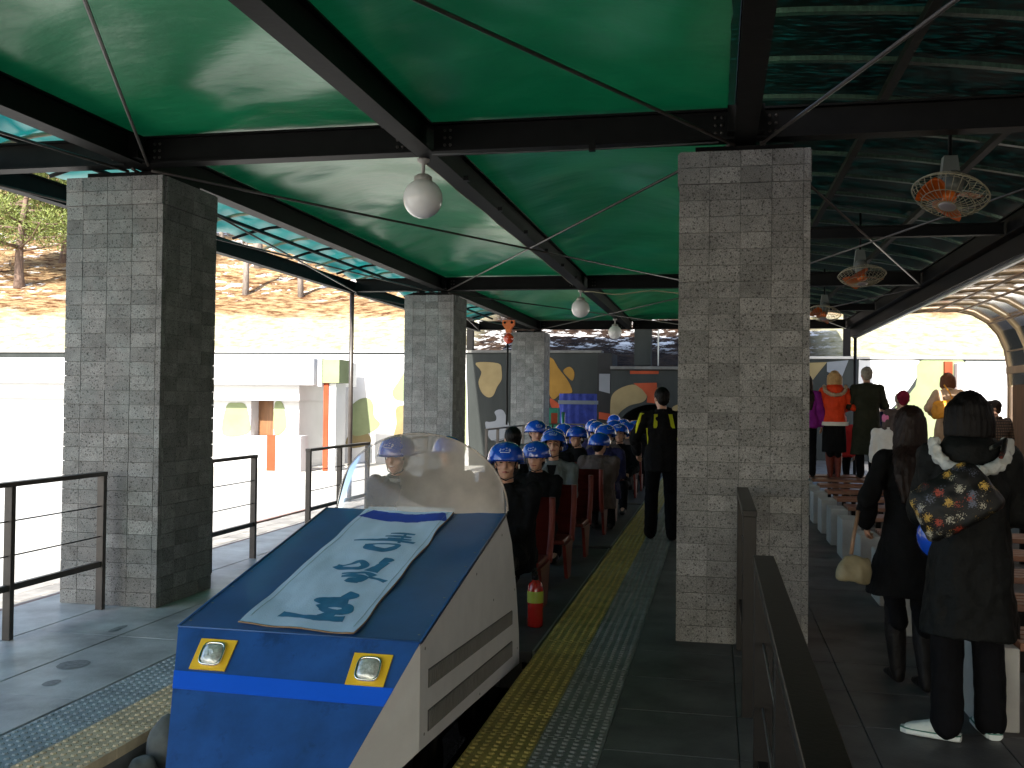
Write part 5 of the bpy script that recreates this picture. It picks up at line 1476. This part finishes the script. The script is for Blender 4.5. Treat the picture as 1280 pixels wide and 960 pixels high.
    for sx in (-1, 1):
        B.ell(hp(sx * 0.040, 0.062, -0.028), (0.024 * s, 0.024 * s, 0.022 * s), Rh)
        B.ell(hp(sx * 0.078, -0.01, -0.01), (0.010 * s, 0.018 * s, 0.030 * s), Rh)
    me = B.bake('body', vx if detail < 2 else 0.0075, 2)
    body = obj('body', me, 'skin', P)
    if face and detail >= 1:
        for sx in (-1, 1):
            b_ = Blob(); b_.ell(hp(sx * 0.030, 0.0865, 0.006), (0.012 * s, 0.005 * s, 0.0045 * s), Rh)
            obj('eye', b_.bm, 'eye', body)
            b_ = Blob(); b_.limb([hp(sx * 0.014, 0.092, 0.025), hp(sx * 0.032, 0.089, 0.031), hp(sx * 0.048, 0.078, 0.024)], [0.003 * s, 0.004 * s, 0.002 * s], 6)
            obj('eyebrow', b_.bm, 'eye', body)
        b_ = Blob(); b_.limb([hp(-0.024, 0.082, -0.062 + (0.006 if smile else 0)), hp(0, 0.093, -0.063), hp(0.024, 0.082, -0.062 + (0.006 if smile else 0))], [0.003 * s, 0.0075 * s, 0.003 * s], 8)
        mo = obj('mouth', b_.bm, 'lip', body)
        if smile:
            b_ = Blob(); b_.limb([hp(-0.019, 0.0865, -0.056), hp(0, 0.0975, -0.060), hp(0.019, 0.0865, -0.056)], [0.002 * s, 0.0045 * s, 0.002 * s], 8); obj('teeth', b_.bm, 'teeth', body)
    # ---- trousers / skirt
    B = Blob()
    g = 0.012 * s
    hemz = hem
    if skirt:
        B.loft([(sp(-0.52), rt * 0.19 * s, fw * 0.15 * s), (sp(-0.25), rt * 0.185 * s, fw * 0.145 * s), (sp(0.0), rt * 0.17 * s, fw * 0.12 * s), (sp(0.12), rt * 0.14 * s, fw * 0.10 * s)], 24)
        obj('skirt', B.bake('skirt', vx * 1.1, 3, 0.008, 9, 3), skirt, P)
        B = Blob()
    B.ell(pel, (0.165 * s * wf, 0.118 * s, 0.12 * s))
    for hp_, k, a in ((hipL, kL, aL), (hipR, kR, aR)):
        an = a + V((0, -0.01, 0.0 if not boots else 0.30 * s))
        if seat is None:
            B.limb([hp_, k + V((0, 0.0, 0)), an], [0.100 * s * wf, (0.068 + 0.008 * (legw - 1)) * s * legw ** 0.5, 0.062 * s * legw])
            if not boots: B.limb([an, an + V((0, -0.005, -0.012 * s))], [0.058 * s * legw, 0.058 * s * legw])
        else:
            B.limb([hp_, k, a], [0.098 * s, 0.074 * s, 0.058 * s])
    obj('trousers' if not skirt else 'tights', B.bake('trousers', vx * 1.1, 2, 0.008, 13, 5), legs, P)
    # ---- footwear
    def turn(o_, a, ang):
        if ang: o_.matrix_local = Matrix.Translation((a.x, a.y, 0)) @ Matrix.Rotation(ang, 4, 'Z') @ Matrix.Translation((-a.x, -a.y, 0))
    for k, a, fa in ((kL, aL, feet[0]), (kR, aR, feet[1])):
        B = Blob(); z0 = a.z - 0.085 * s
        if boots:
            B.limb([a.lerp(k, 0.88), a.lerp(k, 0.5), a + V((0, -0.01, 0.0))], [0.062 * s, 0.066 * s, 0.048 * s])
        B.loft([(V((a.x, a.y - 0.06 * s, z0 + 0.055 * s)), rt * 0.02 * s, V((0, 0, 0.03 * s))), (V((a.x, a.y - 0.045 * s, z0 + 0.055 * s)), rt * 0.036 * s, V((0, 0, 0.045 * s))), (V((a.x, a.y + 0.01 * s, z0 + 0.06 * s)), rt * 0.04 * s, V((0, 0, 0.055 * s))),
                (V((a.x, a.y + 0.09 * s, z0 + 0.045 * s)), rt * 0.045 * s, V((0, 0, 0.035 * s))), (V((a.x, a.y + 0.165 * s, z0 + 0.034 * s)), rt * 0.042 * s, V((0, 0, 0.024 * s))), (V((a.x, a.y + 0.195 * s, z0 + 0.03 * s)), rt * 0.022 * s, V((0, 0, 0.014 * s)))], 16)
        sh = obj('boot' if boots else 'shoe', B.bake('shoe', min(vx, 0.010), 2), boots or shoe, P); turn(sh, a, fa)
        if shoe_obj:
            B = Blob()
            B.loft([(V((a.x, a.y - 0.068 * s, z0 + 0.018)), rt * 0.03 * s, V((0, 0, 0.017))), (V((a.x, a.y - 0.05 * s, z0 + 0.018)), rt * 0.042 * s, V((0, 0, 0.018))), (V((a.x, a.y + 0.09 * s, z0 + 0.018)), rt * 0.050 * s, V((0, 0, 0.018))), (V((a.x, a.y + 0.18 * s, z0 + 0.018)), rt * 0.045 * s, V((0, 0, 0.018))), (V((a.x, a.y + 0.212 * s, z0 + 0.018)), rt * 0.02 * s, V((0, 0, 0.016)))], 18, 3)
            obj('sole', B.bm, 'rubber', sh)
            B = Blob()
            B.loft([(V((a.x, a.y - 0.0695 * s, z0 + 0.030)), rt * 0.031 * s, V((0, 0, 0.003))), (V((a.x, a.y - 0.05 * s, z0 + 0.030)), rt * 0.0435 * s, V((0, 0, 0.003))), (V((a.x, a.y + 0.09 * s, z0 + 0.030)), rt * 0.0515 * s, V((0, 0, 0.003))), (V((a.x, a.y + 0.18 * s, z0 + 0.030)), rt * 0.0465 * s, V((0, 0, 0.003))), (V((a.x, a.y + 0.214 * s, z0 + 0.030)), rt * 0.021 * s, V((0, 0, 0.003)))], 18, 3)
            obj('sole_line', B.bm, 'rubber_green', sh)
    # ---- coat
    B = Blob(); pf = puff
    secs = []
    if hem < -0.2:
        secs += [(sp(hem), rt * (0.20 + flare) * s, fw * (0.155 + flare * 0.8) * s), (sp(hem * 0.55), rt * (0.192 + flare * 0.55) * s, fw * (0.145 + flare * 0.45) * s)]
    else:
        secs += [(sp(hem), rt * (0.182 + pf) * s * wf, fw * (0.14 + pf) * s)]
    secs += [(sp(0.0), rt * (0.183 + pf) * s * wf, fw * (0.136 + pf) * s), (sp(0.15), rt * (0.160 + pf) * s * wf, fw * (0.122 + pf) * s), (sp(0.32), rt * (0.178 + pf) * s * wf, fw * (0.132 + pf) * s),
             (sp(0.44), rt * (0.178 + pf * 0.6) * s * wf, fw * (0.108 + pf * 0.6) * s), (sp(0.50), rt * 0.115 * s, fw * 0.082 * s), (sp(0.535), rt * 0.075 * s, fw * 0.070 * s)]
    B.loft(secs, 28)
    for (SH, el, wr), sx in ((arm['L'], -1), (arm['R'], 1)):
        B.limb([sp(0.455, 0, sx * 0.11), SH + V((0, 0, -0.008)), el, el.lerp(wr, 0.93)], [(0.068 + pf * .5) * s, (0.070 + pf * .5) * s, (0.058 + pf * .5) * s, (0.046 + pf * .3) * s])
    if seat is not None and hem < -0.1:
        for hp_, k in ((hipL, kL), (hipR, kR)):
            B.limb([hp_ + V((0, 0, 0.02)), hp_.lerp(k, 0.55) + V((0, 0, 0.018))], [0.115 * s, 0.10 * s])
    ct = obj('coat', B.bake('coat', vx * 1.05, 3, 0.014 + pf * 0.16, 10, loc[0] * 7 + loc[1]), coat, P)
    # collar
    B = Blob()
    ring = [neck + V((0.074 * s * math.cos(a), 0.070 * s * math.sin(a) - 0.002, -0.018 * s - 0.02 * math.sin(a) * s)) for a in [2 * math.pi * k / 16 for k in range(17)]]
    tube(B.bm, ring, (0.026 if scarf else 0.020) * s, 8)
    obj('collar', B.bm, scarf or coat, ct)
    if hood:
        B = Blob()
        pts = [neck + V((0.165 * s * math.sin(a), -0.070 * s - 0.110 * s * max(0, math.cos(a)), (0.005 - 0.135 * max(0, math.cos(a)) ** 0.8) * s)) for a in [(-1.75 + 3.5 * k / 26) for k in range(27)]]
        B.limb(pts, [0.029 * s + 0.005 * math.sin(k * 2.7) for k in range(27)], 10)
        obj('fur_trim', B.bake('fur_trim', 0.007, 1, 0.010, 45, 3), hood, ct)
        B = Blob()
        B.loft([(neck + V((0, -0.055 * s, -0.145 * s)), rt * 0.06 * s, V((0, 0.07 * s, 0))), (neck + V((0, -0.060 * s, -0.08 * s)), rt * 0.125 * s, V((0, 0.095 * s, 0))), (neck + V((0, -0.045 * s, -0.01 * s)), rt * 0.145 * s, V((0, 0.10 * s, 0))), (neck + V((0, -0.02 * s, 0.035 * s)), rt * 0.115 * s, V((0, 0.085 * s, 0)))], 20)
        obj('hood', B.bake('hood', 0.01, 3, 0.008, 12, 2), coat, ct)
    # ---- hair
    B = Blob()
    if hair != 'none':
        k_ = 0.006 if helmet else 0.0
        B.ell(hp(0, -0.020, 0.040 - k_), (0.086 * s, 0.099 * s, 0.093 * s), Rh, 3)
        if hair == 'short':
            B.ell(hp(0, -0.058, -0.01), (0.072 * s, 0.055 * s, 0.080 * s), Rh, 2)
        elif hair == 'bob':
            B.loft([(hp(0, -0.035, -0.155), Rh @ rt * 0.075 * s, Rh @ V((0, 0.062 * s, 0))), (hp(0, -0.036, -0.10), Rh @ rt * 0.118 * s, Rh @ V((0, 0.085 * s, 0))), (hp(0, -0.034, -0.03), Rh @ rt * 0.122 * s, Rh @ V((0, 0.088 * s, 0))), (hp(0, -0.02, 0.05), Rh @ rt * 0.110 * s, Rh @ V((0, 0.098 * s, 0))), (hp(0, -0.015, 0.11), Rh @ rt * 0.055 * s, Rh @ V((0, 0.06 * s, 0)))], 26, 2.0)
        elif hair == 'long':
            B.loft([(sp(0.20, -0.135), rt * 0.10 * s, fw * 0.022 * s), (sp(0.36, -0.125), rt * 0.135 * s, fw * 0.040 * s), (sp(0.47, -0.075), rt * 0.135 * s, fw * 0.060 * s), (hp(0, -0.045, -0.12), rt * 0.105 * s, V((0, 0.07 * s, 0))),
                    (hp(0, -0.034, -0.03), rt * 0.098 * s, V((0, 0.085 * s, 0))), (hp(0, -0.02, 0.05), rt * 0.092 * s, V((0, 0.098 * s, 0))), (hp(0, -0.015, 0.11), rt * 0.05 * s, V((0, 0.06 * s, 0)))], 26, 2.0)
        if hair in ('short', 'bob') and not helmet:
            B.ell(hp(0.02, 0.045, 0.092), (0.055 * s, 0.04 * s, 0.03 * s), Rh, 2)
        # cut the face side free by keeping hair behind the forehead
        m_ = B.bake('hair', 0.008 if detail == 2 else 0.011, 2, 0.004, 40, 1, 0.0022)
        if detail or hair == 'short':
            bm = bmesh.new(); bm.from_mesh(m_)
            Ri = Rh.inverted()
            dele = []
            for v in bm.verts:
                q = (Ri @ (v.co - HC)) / s
                if q.y > 0.035 and q.z < 0.060 and abs(q.x) < 0.070: dele.append(v)
            bmesh.ops.delete(bm, geom=dele, context='VERTS'); bm.to_mesh(m_); bm.free()
        obj('hair', m_, hairm, P)
    if helmet:
        bm = bmesh.new()
        def hf(u, v):
            a = u * 2 * math.pi; t_ = v * math.pi / 2
            rx, ry = 0.140, 0.162
            c_ = math.cos(t_) ** 0.75
            y = ry * c_ * math.cos(a); x = rx * c_ * math.sin(a); z = 0.128 * math.sin(t_)
            ridge = 0.006 * math.exp(-(x / 0.018) ** 2) * (1 if v > 0.25 else v * 4)
            z0_ = -0.018 * (1 - v) * (1 if math.cos(a) < 0.2 else 0.2)
            return hp(x, -0.008 + y, 0.030 + z + ridge + z0_)
        grid(bm, hf, 40, 14); bmesh.ops.remove_doubles(bm, verts=bm.verts, dist=0.0005)
        hm = obj('helmet', bm, 'helmet', P)
        bm = bmesh.new()
        def bf(u, v):
            a = (u - 0.5) * 2 * math.pi
            ex = 0.009 + 0.022 * max(0, math.cos(a)) ** 2
            rx, ry = 0.139 + v * 0.009, 0.161 + v * ex
            return hp(rx * math.sin(a), -0.008 + ry * math.cos(a), 0.030 - 0.004 - v * 0.012 - 0.014 * (1 if math.cos(a) < 0 else 0))
        grid(bm, bf, 40, 3); bmesh.ops.solidify(bm, geom=list(bm.faces), thickness=0.004)
        obj('brim', bm, 'helmet', hm)
        if detail:
            bm = bmesh.new()
            for i in range(4):
                a = (i - 1.5) * 0.17; t_ = 0.52 - 0.06 * abs(i - 1.5)
                for (dx, dz, w_, h_) in ((0, 0.010, 0.012, 0.0035), (-0.004, 0, 0.0035, 0.012), (0.004, -0.004, 0.0035, 0.010), (0, -0.009, 0.013, 0.003)):
                    if (i + int(abs(dx) * 1000)) % 3 == 2: continue
                    c_ = math.cos(t_) ** 0.75
                    base = V((0.142 * c_ * math.sin(a), -0.006 + 0.164 * c_ * math.cos(a), 0.040 + 0.128 * math.sin(t_)))
                    n = V((math.sin(a) * 0.8, math.cos(a) * 0.8, 0.6)).normalized(); rx_ = V((math.cos(a), -math.sin(a), 0)); uz = n.cross(rx_) * -1
                    c0 = base + rx_ * dx + uz * dz + n * 0.002
                    vs = [bm.verts.new(hp(*(c0 + rx_ * sx * w_ / 2 + uz * sz * h_ / 2))) for sx, sz in ((-1, -1), (1, -1), (1, 1), (-1, 1))]
                    bm.faces.new(vs)
            for i in range(9):
                a = (i - 4) * 0.055; t_ = 0.30; c_ = math.cos(t_) ** 0.75
                base = V((0.143 * c_ * math.sin(a), -0.006 + 0.165 * c_ * math.cos(a), 0.040 + 0.128 * math.sin(t_)))
                rx_ = V((math.cos(a), -math.sin(a), 0)); n = V((math.sin(a) * 0.95, math.cos(a) * 0.95, 0.3)).normalized(); uz = V((0, 0, 1))
                vs = [bm.verts.new(hp(*(base + n * 0.002 + rx_ * sx * 0.0028 + uz * sz * 0.0022))) for sx, sz in ((-1, -1), (1, -1), (1, 1), (-1, 1))]
                bm.faces.new(vs)
            obj('helmet_print', bm, 'helmet_print', hm)
            bm = bmesh.new()
            for sx in (-1, 1):
                tube(bm, [hp(sx * 0.100, 0.0, 0.03), hp(sx * 0.084, 0.012, -0.04), hp(sx * 0.055, 0.035, -0.10), hp(0, 0.045, -0.122)], 0.0045 * s, 6)
            box_c = hp(0.088, 0.006, -0.035)
            obj('chin_strap', bm, 'eye', hm)
            bm = bmesh.new(); bmesh.ops.create_cube(bm, size=1, matrix=Matrix.Translation(hp(-0.094, 0.008, -0.02)) @ Rh.to_4x4() @ Matrix.Diagonal((0.008, 0.022, 0.03, 1))); obj('strap_buckle', bm, 'strap_white', hm)
    P['_x'] = 0
    del P['_x']
    return dict(root=P, coat=ct, sp=sp, hp=hp, neck=neck, arm=arm, s=s, body=body)

def bag(name, label, cat, loc, rz, size, m, tilt=0.0, strap=None, strapm=None, fold=0.012, e=3.0, seed=1):
    t = thing(name, label, cat, loc, rz)
    B = Blob(); w_, d_, h_ = size
    B.loft([(Vector((0, 0, -h_ / 2)), Vector((w_ * 0.44, 0, 0)), Vector((0, d_ * 0.42, 0))), (Vector((0, 0, -h_ * 0.42)), Vector((w_ * 0.5, 0, 0)), Vector((0, d_ * 0.5, 0))), (Vector((0, 0, 0)), Vector((w_ * 0.5, 0, 0)), Vector((0, d_ * 0.5, 0))),
            (Vector((0, 0, h_ * 0.35)), Vector((w_ * 0.44, 0, 0)), Vector((0, d_ * 0.32, 0))), (Vector((0, 0, h_ * 0.5)), Vector((w_ * 0.38, 0, 0)), Vector((0, d_ * 0.10, 0)))], 28, e)
    if tilt: bmesh.ops.rotate(B.bm, verts=B.bm.verts, cent=(0, 0, 0), matrix=Matrix.Rotation(tilt, 3, 'Y'))
    obj('bag_body', B.bake('bag', 0.008, 2, fold, 16, seed), m, t)
    if strap:
        bm = bmesh.new(); tube(bm, strap, 0.011, 8); obj('strap', bm, strapm or m, t)
    return t

PI = math.pi
# --- the two women in the right foreground
WA = person('woman with black bob and fur-trimmed hood on a long black coat', (1.165, 4.95, 0), R(-8), 1.60, female=True, coat='charcoal_cloth', hem=-0.42, flare=0.03, puff=0.028,
            legs='black_pants', legw=1.25, hair='bob', hands={'L': (-0.12, 0.26, 0.95), 'R': (0.10, 0.24, 1.00)}, hood='fur_grey', stance=0.10, step=-0.06, feet=(R(78), R(12)), shoe='canvas', shoe_obj=True, detail=2, face=False, head=(R(6), R(4)), lean=R(3))
WB = person('woman with long dark brown hair in a flared black coat and black boots', (1.06, 5.75, 0), R(6), 1.53, female=True, coat='black_cloth', hem=-0.36, flare=0.075, puff=0.008,
            legs='black_pants', hair='long', hairm='hair_brown', hands={'L': (-0.22, 0.10, 0.88), 'R': (0.12, 0.24, 0.95)}, stance=0.05, step=0.09, boots='boot_black', detail=2, face=False, head=(R(-12), R(6)), lean=R(3))
bag('shoulder_bag', 'black shoulder bag printed with gold and coloured motifs on the back of the fur-hooded woman', 'bag', (1.035, 4.685, 1.13), R(-14), (0.36, 0.17, 0.25), 'bag', R(-33),
    [(0.19, -0.02, 0.20), (0.20, 0.02, 0.22), (0.21, 0.12, 0.27), (0.13, 0.24, 0.21)], 'bag', 0.010, 2.6, 4)
bag('hand_bag', 'small khaki bag on a tan strap hanging from the hand of the long-haired woman', 'bag', (0.74, 5.60, 0.66), R(20), (0.18, 0.08, 0.14), 'khaki_bag', R(10),
    [(-0.02, 0, 0.08), (-0.01, 0, 0.16), (0.035, 0.03, 0.31)], 'tan_leather', 0.012, 2.6, 2)
bm = bmesh.new(); bmesh.ops.create_uvsphere(bm, u_segments=24, v_segments=16, radius=1, matrix=Matrix.Rotation(R(80), 4, 'X') @ Matrix.Diagonal((0.085, 0.105, 0.088, 1)))
bmesh.ops.delete(bm, geom=[v for v in bm.verts if v.co.y > 0.045], context='VERTS')
for f in bm.faces: f.smooth = True
bmesh.ops.solidify(bm, geom=list(bm.faces), thickness=0.004)
obj('helmet', bm, 'helmet', loc=(1.03, 5.02, 0.925), label='blue helmet carried under the patterned shoulder bag', cat='helmet')

# --- visitors standing at the back
RW = person('blond visitor in a bright red padded jacket and black skirt, standing on a bench', (1.77, 15.72, 0.428), R(0), 1.62, female=True, coat='red_jacket', hem=-0.06, puff=0.025, legs='black_pants', skirt='black_cloth', boots='boot_red',
            hair='bob', hairm='hair_blond', hood='fur_beige', face=False, stance=0.055, hands={'L': (-0.18, 0.2, 1.05), 'R': (0.18, 0.2, 1.05)})
B = Blob(); B.loft([(RW['sp'](-0.09), Vector((0.205, 0, 0)), Vector((0, 0.168, 0))), (RW['sp'](-0.03), Vector((0.205, 0, 0)), Vector((0, 0.168, 0)))], 24)
obj('white_hem', B.bm, 'white_cloth', RW['coat'])
person('tall grey-haired man in a long dark olive coat, standing right of the red-jacketed visitor', (2.24, 15.7, 0.428), R(4), 1.68, coat='olive_coat', hem=-0.55, flare=0.045, puff=0.012, legs='black_pants', hair='short', hairm='hair_grey', face=False,
       hands={'R': (0.15, 0.22, 1.15), 'L': (-0.12, 0.24, 1.12)})
person('visitor in a purple jacket with long hair, half hidden by the central pillar', (1.36, 15.7, 0.428), R(-10), 1.55, female=True, coat='purple_jacket', hem=-0.1, puff=0.02, hair='long', hairm='hair_brown', face=False)
FB = person('auburn-haired visitor in a cream coat carrying a mustard yellow bag', (3.40, 15.75, 0.428), R(-5), 1.60, female=True, coat='beige_coat', hem=-0.42, flare=0.02, puff=0.01, hair='bob', hairm='hair_auburn', face=False,
            hands={'R': (0.22, 0.16, 1.0), 'L': (-0.22, 0.16, 1.0)})
bag('shoulder_bag', 'large mustard yellow bag at the back of the cream-coated visitor', 'bag', (3.32, 15.50, 1.50), R(-6), (0.40, 0.14, 0.26), 'orange_bag', R(-6),
    [(0.10, 0, 0.12), (0.05, 0.02, 0.25), (-0.02, 0.07, 0.36)], 'orange_bag', 0.015, 2.6, 7)
person('visitor in a maroon knit hat and grey-brown hooded jacket, left of the cream-coated visitor', (2.64, 15.0, 0), R(-6), 1.74, coat='grey_brown', hem=-0.15, puff=0.03, hair='short', hairm='maroon_knit', scarf='beige_coat', face=False)
person('person with grey cap and lavender scarf, just behind the maroon knit hat', (3.05, 17.6, 0), R(0), 1.74, coat='lavender', hem=-0.1, puff=0.02, hair='short', hairm='hair_grey', face=False, detail=0)
person('dark-haired youngster in navy, between the tall olive coat and the maroon hat', (2.72, 17.3, 0), R(-5), 1.66, coat='navy', hem=-0.1, puff=0.02, hair='short', face=False, detail=0)
person('small child in a pink knit hat beside the long olive coat', (2.42, 15.0, 0), R(0), 1.42, coat='white_cloth', hem=-0.1, puff=0.03, hair='short', hairm='pink_knit', legs='denim', face=False, detail=0)
person('child in a red jacket pressed behind the red-jacketed adult', (2.02, 16.9, 0), R(0), 1.42, coat='red_cloth', hem=-0.1, puff=0.03, hair='short', face=False, detail=0)
person('man in a dark plaid jacket at the far right beside the board wall', (3.90, 15.1, 0), R(25), 1.62, coat='plaid', hem=-0.12, puff=0.02, hair='short', hairm='hair_brown', face=True, head=(R(60), 0))

# --- guide on the platform
GD = person('guide in a black jacket with neon yellow stripes walking away along the platform', (-0.60, 11.2, 0), R(6), 1.70, coat='black_cloth', hem=-0.16, puff=0.02, legs='black_pants', legw=1.2, hair='short', face=False, detail=2,
            hands={'L': (-0.28, 0.12, 0.98), 'R': (0.26, 0.10, 0.96)}, step=0.05, stance=0.12, head=(R(15), R(6)))
sp = GD['sp']; ct = GD['coat']
for x, y0_, pts in ((-0.075, 0, [(0.49, -0.085), (0.43, -0.118), (0.36, -0.150), (0.335, -0.152)]), (0.085, 0, [(0.49, -0.085), (0.43, -0.118), (0.36, -0.150), (0.335, -0.152)])):
    bm = bmesh.new(); P_ = [sp(h, f, x + 0.012 * i * (1 if x > 0 else -0.3)) for i, (h, f) in enumerate(pts)]
    prev = None
    for i, q in enumerate(P_):
        wv = [0.022, 0.020, 0.022, 0.014][i]
        a = bm.verts.new(q + Vector((-wv, -0.006, 0))); b = bm.verts.new(q + Vector((wv, -0.006, 0)))
        if prev: bm.faces.new((prev[0], prev[1], b, a))
        prev = (a, b)
    bmesh.ops.solidify(bm, geom=list(bm.faces), thickness=0.004)
    obj('yellow_stripe', bm, 'yellow_trim', ct)
for sx, sd in ((-1, 'L'), (1, 'R')):
    SH, el, wr = GD['arm'][sd]
    bm = bmesh.new(); pts = [sp(0.49, -0.03, sx * 0.12), SH + Vector((sx * 0.055, -0.045, 0.03)), SH.lerp(el, 0.35) + Vector((sx * 0.045, -0.062, 0)), SH.lerp(el, 0.75) + Vector((sx * 0.02, -0.072, 0))]
    tube(bm, pts, [0.006, 0.014, 0.020, 0.006], 8); obj('yellow_stripe', bm, 'yellow_trim', ct)
    bm = bmesh.new(); pts = [sp(0.33, -0.08, sx * 0.168), sp(0.15, -0.07, sx * 0.158), sp(-0.05, -0.07, sx * 0.172)]
    tube(bm, pts, [0.014, 0.007, 0.005], 6); obj('yellow_piping', bm, 'yellow_trim', ct)

# --- passengers
FZ = -0.03; ST = 0.33
GP = 'passengers in blue helmets seated in the open train cars'
def pas(label, x, y, away=False, **kw):
    kw.setdefault('helmet', True); kw.setdefault('detail', 1)
    rp_ = random.Random(int(abs(x * 100) + abs(y * 37)))
    kw.setdefault('head', (R(rp_.uniform(-32, 32)), R(rp_.uniform(-14, 4)))); kw.setdefault('lean', R(rp_.uniform(-4, 7)))
    kw.setdefault('coat', rp_.choice(('black_cloth', 'charcoal_cloth', 'navy', 'grey_brown', 'black_cloth'))); kw.setdefault('puff', rp_.choice((0.0, 0.02, 0.03)))
    kw.setdefault('hands', {'L': (-0.12 + rp_.uniform(-.04, .08), 0.32, 0.56), 'R': (0.12 + rp_.uniform(-.08, .04), 0.30 + rp_.uniform(0, .08), 0.55)})
    return person(label, (x, y, FZ), (0 if away else PI) + kw.pop('rot', 0), kw.pop('H', 1.70), seat=ST, group=GP, **kw)
pas('first passenger right of the windscreen, black jacket, blue helmet tilted over his brow', -1.53, 7.28, detail=2, head=(R(14), R(-4)), H=1.74, puff=0.03, coat='black_cloth', legs='charcoal_cloth', hands={'L': (0.0, 0.30, 0.55), 'R': (0.12, 0.36, 0.40)}, rot=R(-6), feet_y=0.46)
pas('smiling passenger in a blue helmet seen through the windscreen', -2.40, 7.30, detail=2, coat='charcoal_cloth', smile=True, H=1.80, head=(R(-8), R(2)), puff=0.01, scarf='grey_coat')
pas('passenger in a blue helmet directly behind the black-jacketed first passenger', -1.58, 8.72, coat='black_cloth', detail=1, H=1.64)
pas('helmeted passenger blurred behind the right half of the windscreen', -2.40, 8.72, coat='charcoal_cloth', detail=1)
pas('man in an open grey double-breasted coat and blue helmet looking down', -1.64, 10.02, detail=2, coat='grey_coat', H=1.72, head=(R(6), R(-20)), hem=-0.16, puff=0.012, scarf='grey_coat', hands={'L': (-0.14, 0.34, 0.52), 'R': (0.10, 0.34, 0.52)}, legs='black_pants')
pas('bare-headed dark-haired passenger facing away at left, by the long railing', -2.16, 10.4, away=True, helmet=False, hair='short', H=1.84, puff=0.02, face=False)
pas('passenger in a pale grey hood and blue helmet beyond the dark-haired one', -2.36, 12.95, coat='grey_coat', puff=0.03, H=1.84, head=(R(25), 0))
pas('helmeted passenger behind the man in the grey coat', -1.95, 11.75, away=True, face=False)
pas('helmeted passenger in black leaning on the big oxblood seat back', -1.38, 11.72, away=True, face=False, H=1.62, puff=0.04)
pas('helmeted passenger, left of the pair behind the big seat back', -1.80, 12.98, away=False, face=False)
pas('helmeted passenger at the right end of the fifth row', -1.44, 13.0, away=False, coat='navy', H=1.74)
pas('helmeted passenger in the sixth row, fur-collared jacket', -1.60, 14.3, away=True, face=False, scarf='fur_beige')
pas('helmeted passenger nearest the guide in the sixth row', -1.38, 14.35, away=False, coat='black_cloth')
pas('helmeted passenger in the seventh row, middle of the seat', -1.95, 16.3, away=True, face=False, detail=0)
pas('helmeted passenger in the seventh row, beside the platform', -1.45, 16.3, away=True, face=False, detail=0)
pas('helmeted passenger in the eighth row, left side', -2.18, 17.6, away=True, face=False, detail=0)
pas('helmeted passenger in the eighth row, beside the guide', -1.42, 17.6, away=True, face=False, detail=0)
pas('helmeted passenger in the ninth row', -1.75, 18.9, away=True, face=False, detail=0)
pas('farthest helmeted passenger near the tunnel mouth', -2.14, 20.9, away=True, face=False, detail=0, H=1.8)
pas('helmeted passenger at the left end of the second-row seat of the second car', -2.20, 14.3, away=True, face=False)
pas('helmeted passenger in the middle of the fifth row', -2.25, 12.98, away=False, coat='navy')
pas('helmeted passenger in the eighth row, middle', -1.80, 17.6, away=True, face=False, detail=0)
pas('helmeted passenger in the ninth row, nearest the guide', -1.42, 18.9, away=True, face=False, detail=0)
GC = bpy.data.objects[[o.name for o in bpy.data.objects if str(o.get('label', '')).startswith('man in an open grey double')][0]]
coat_o = [c for c in GC.children if c.name.startswith('coat')][0]
hz0 = ST + 0.10 * 1.012
for sx in (-1, 1):
    bm = bmesh.new()
    prism(bm, [(sx * 0.012, 0.150, hz0 + 0.27), (sx * 0.055, 0.150, hz0 + 0.50), (sx * 0.105, 0.128, hz0 + 0.46), (sx * 0.115, 0.140, hz0 + 0.40), (sx * 0.085, 0.150, hz0 + 0.38)], (0, 0, 0), (0, 0.012, 0))
    obj('lapel', bm, 'grey_coat', coat_o)
    for z in (0.26, 0.16):
        bm = bmesh.new(); lathe(bm, [(0, 0.006), (0.012, 0.004), (0.013, 0), (0, 0)], 12, Matrix.Translation((sx * 0.06, 0.152, hz0 + z)) @ Matrix.Rotation(R(-90), 4, 'X')); obj('button', bm, 'eye', coat_o)
bm = bmesh.new(); prism(bm, [(-0.05, 0.140, hz0 + 0.50), (0.05, 0.140, hz0 + 0.50), (0.0, 0.148, hz0 + 0.28)], (0, 0, 0), (0, 0.006, 0)); obj('shirt', bm, 'black_cloth', coat_o)
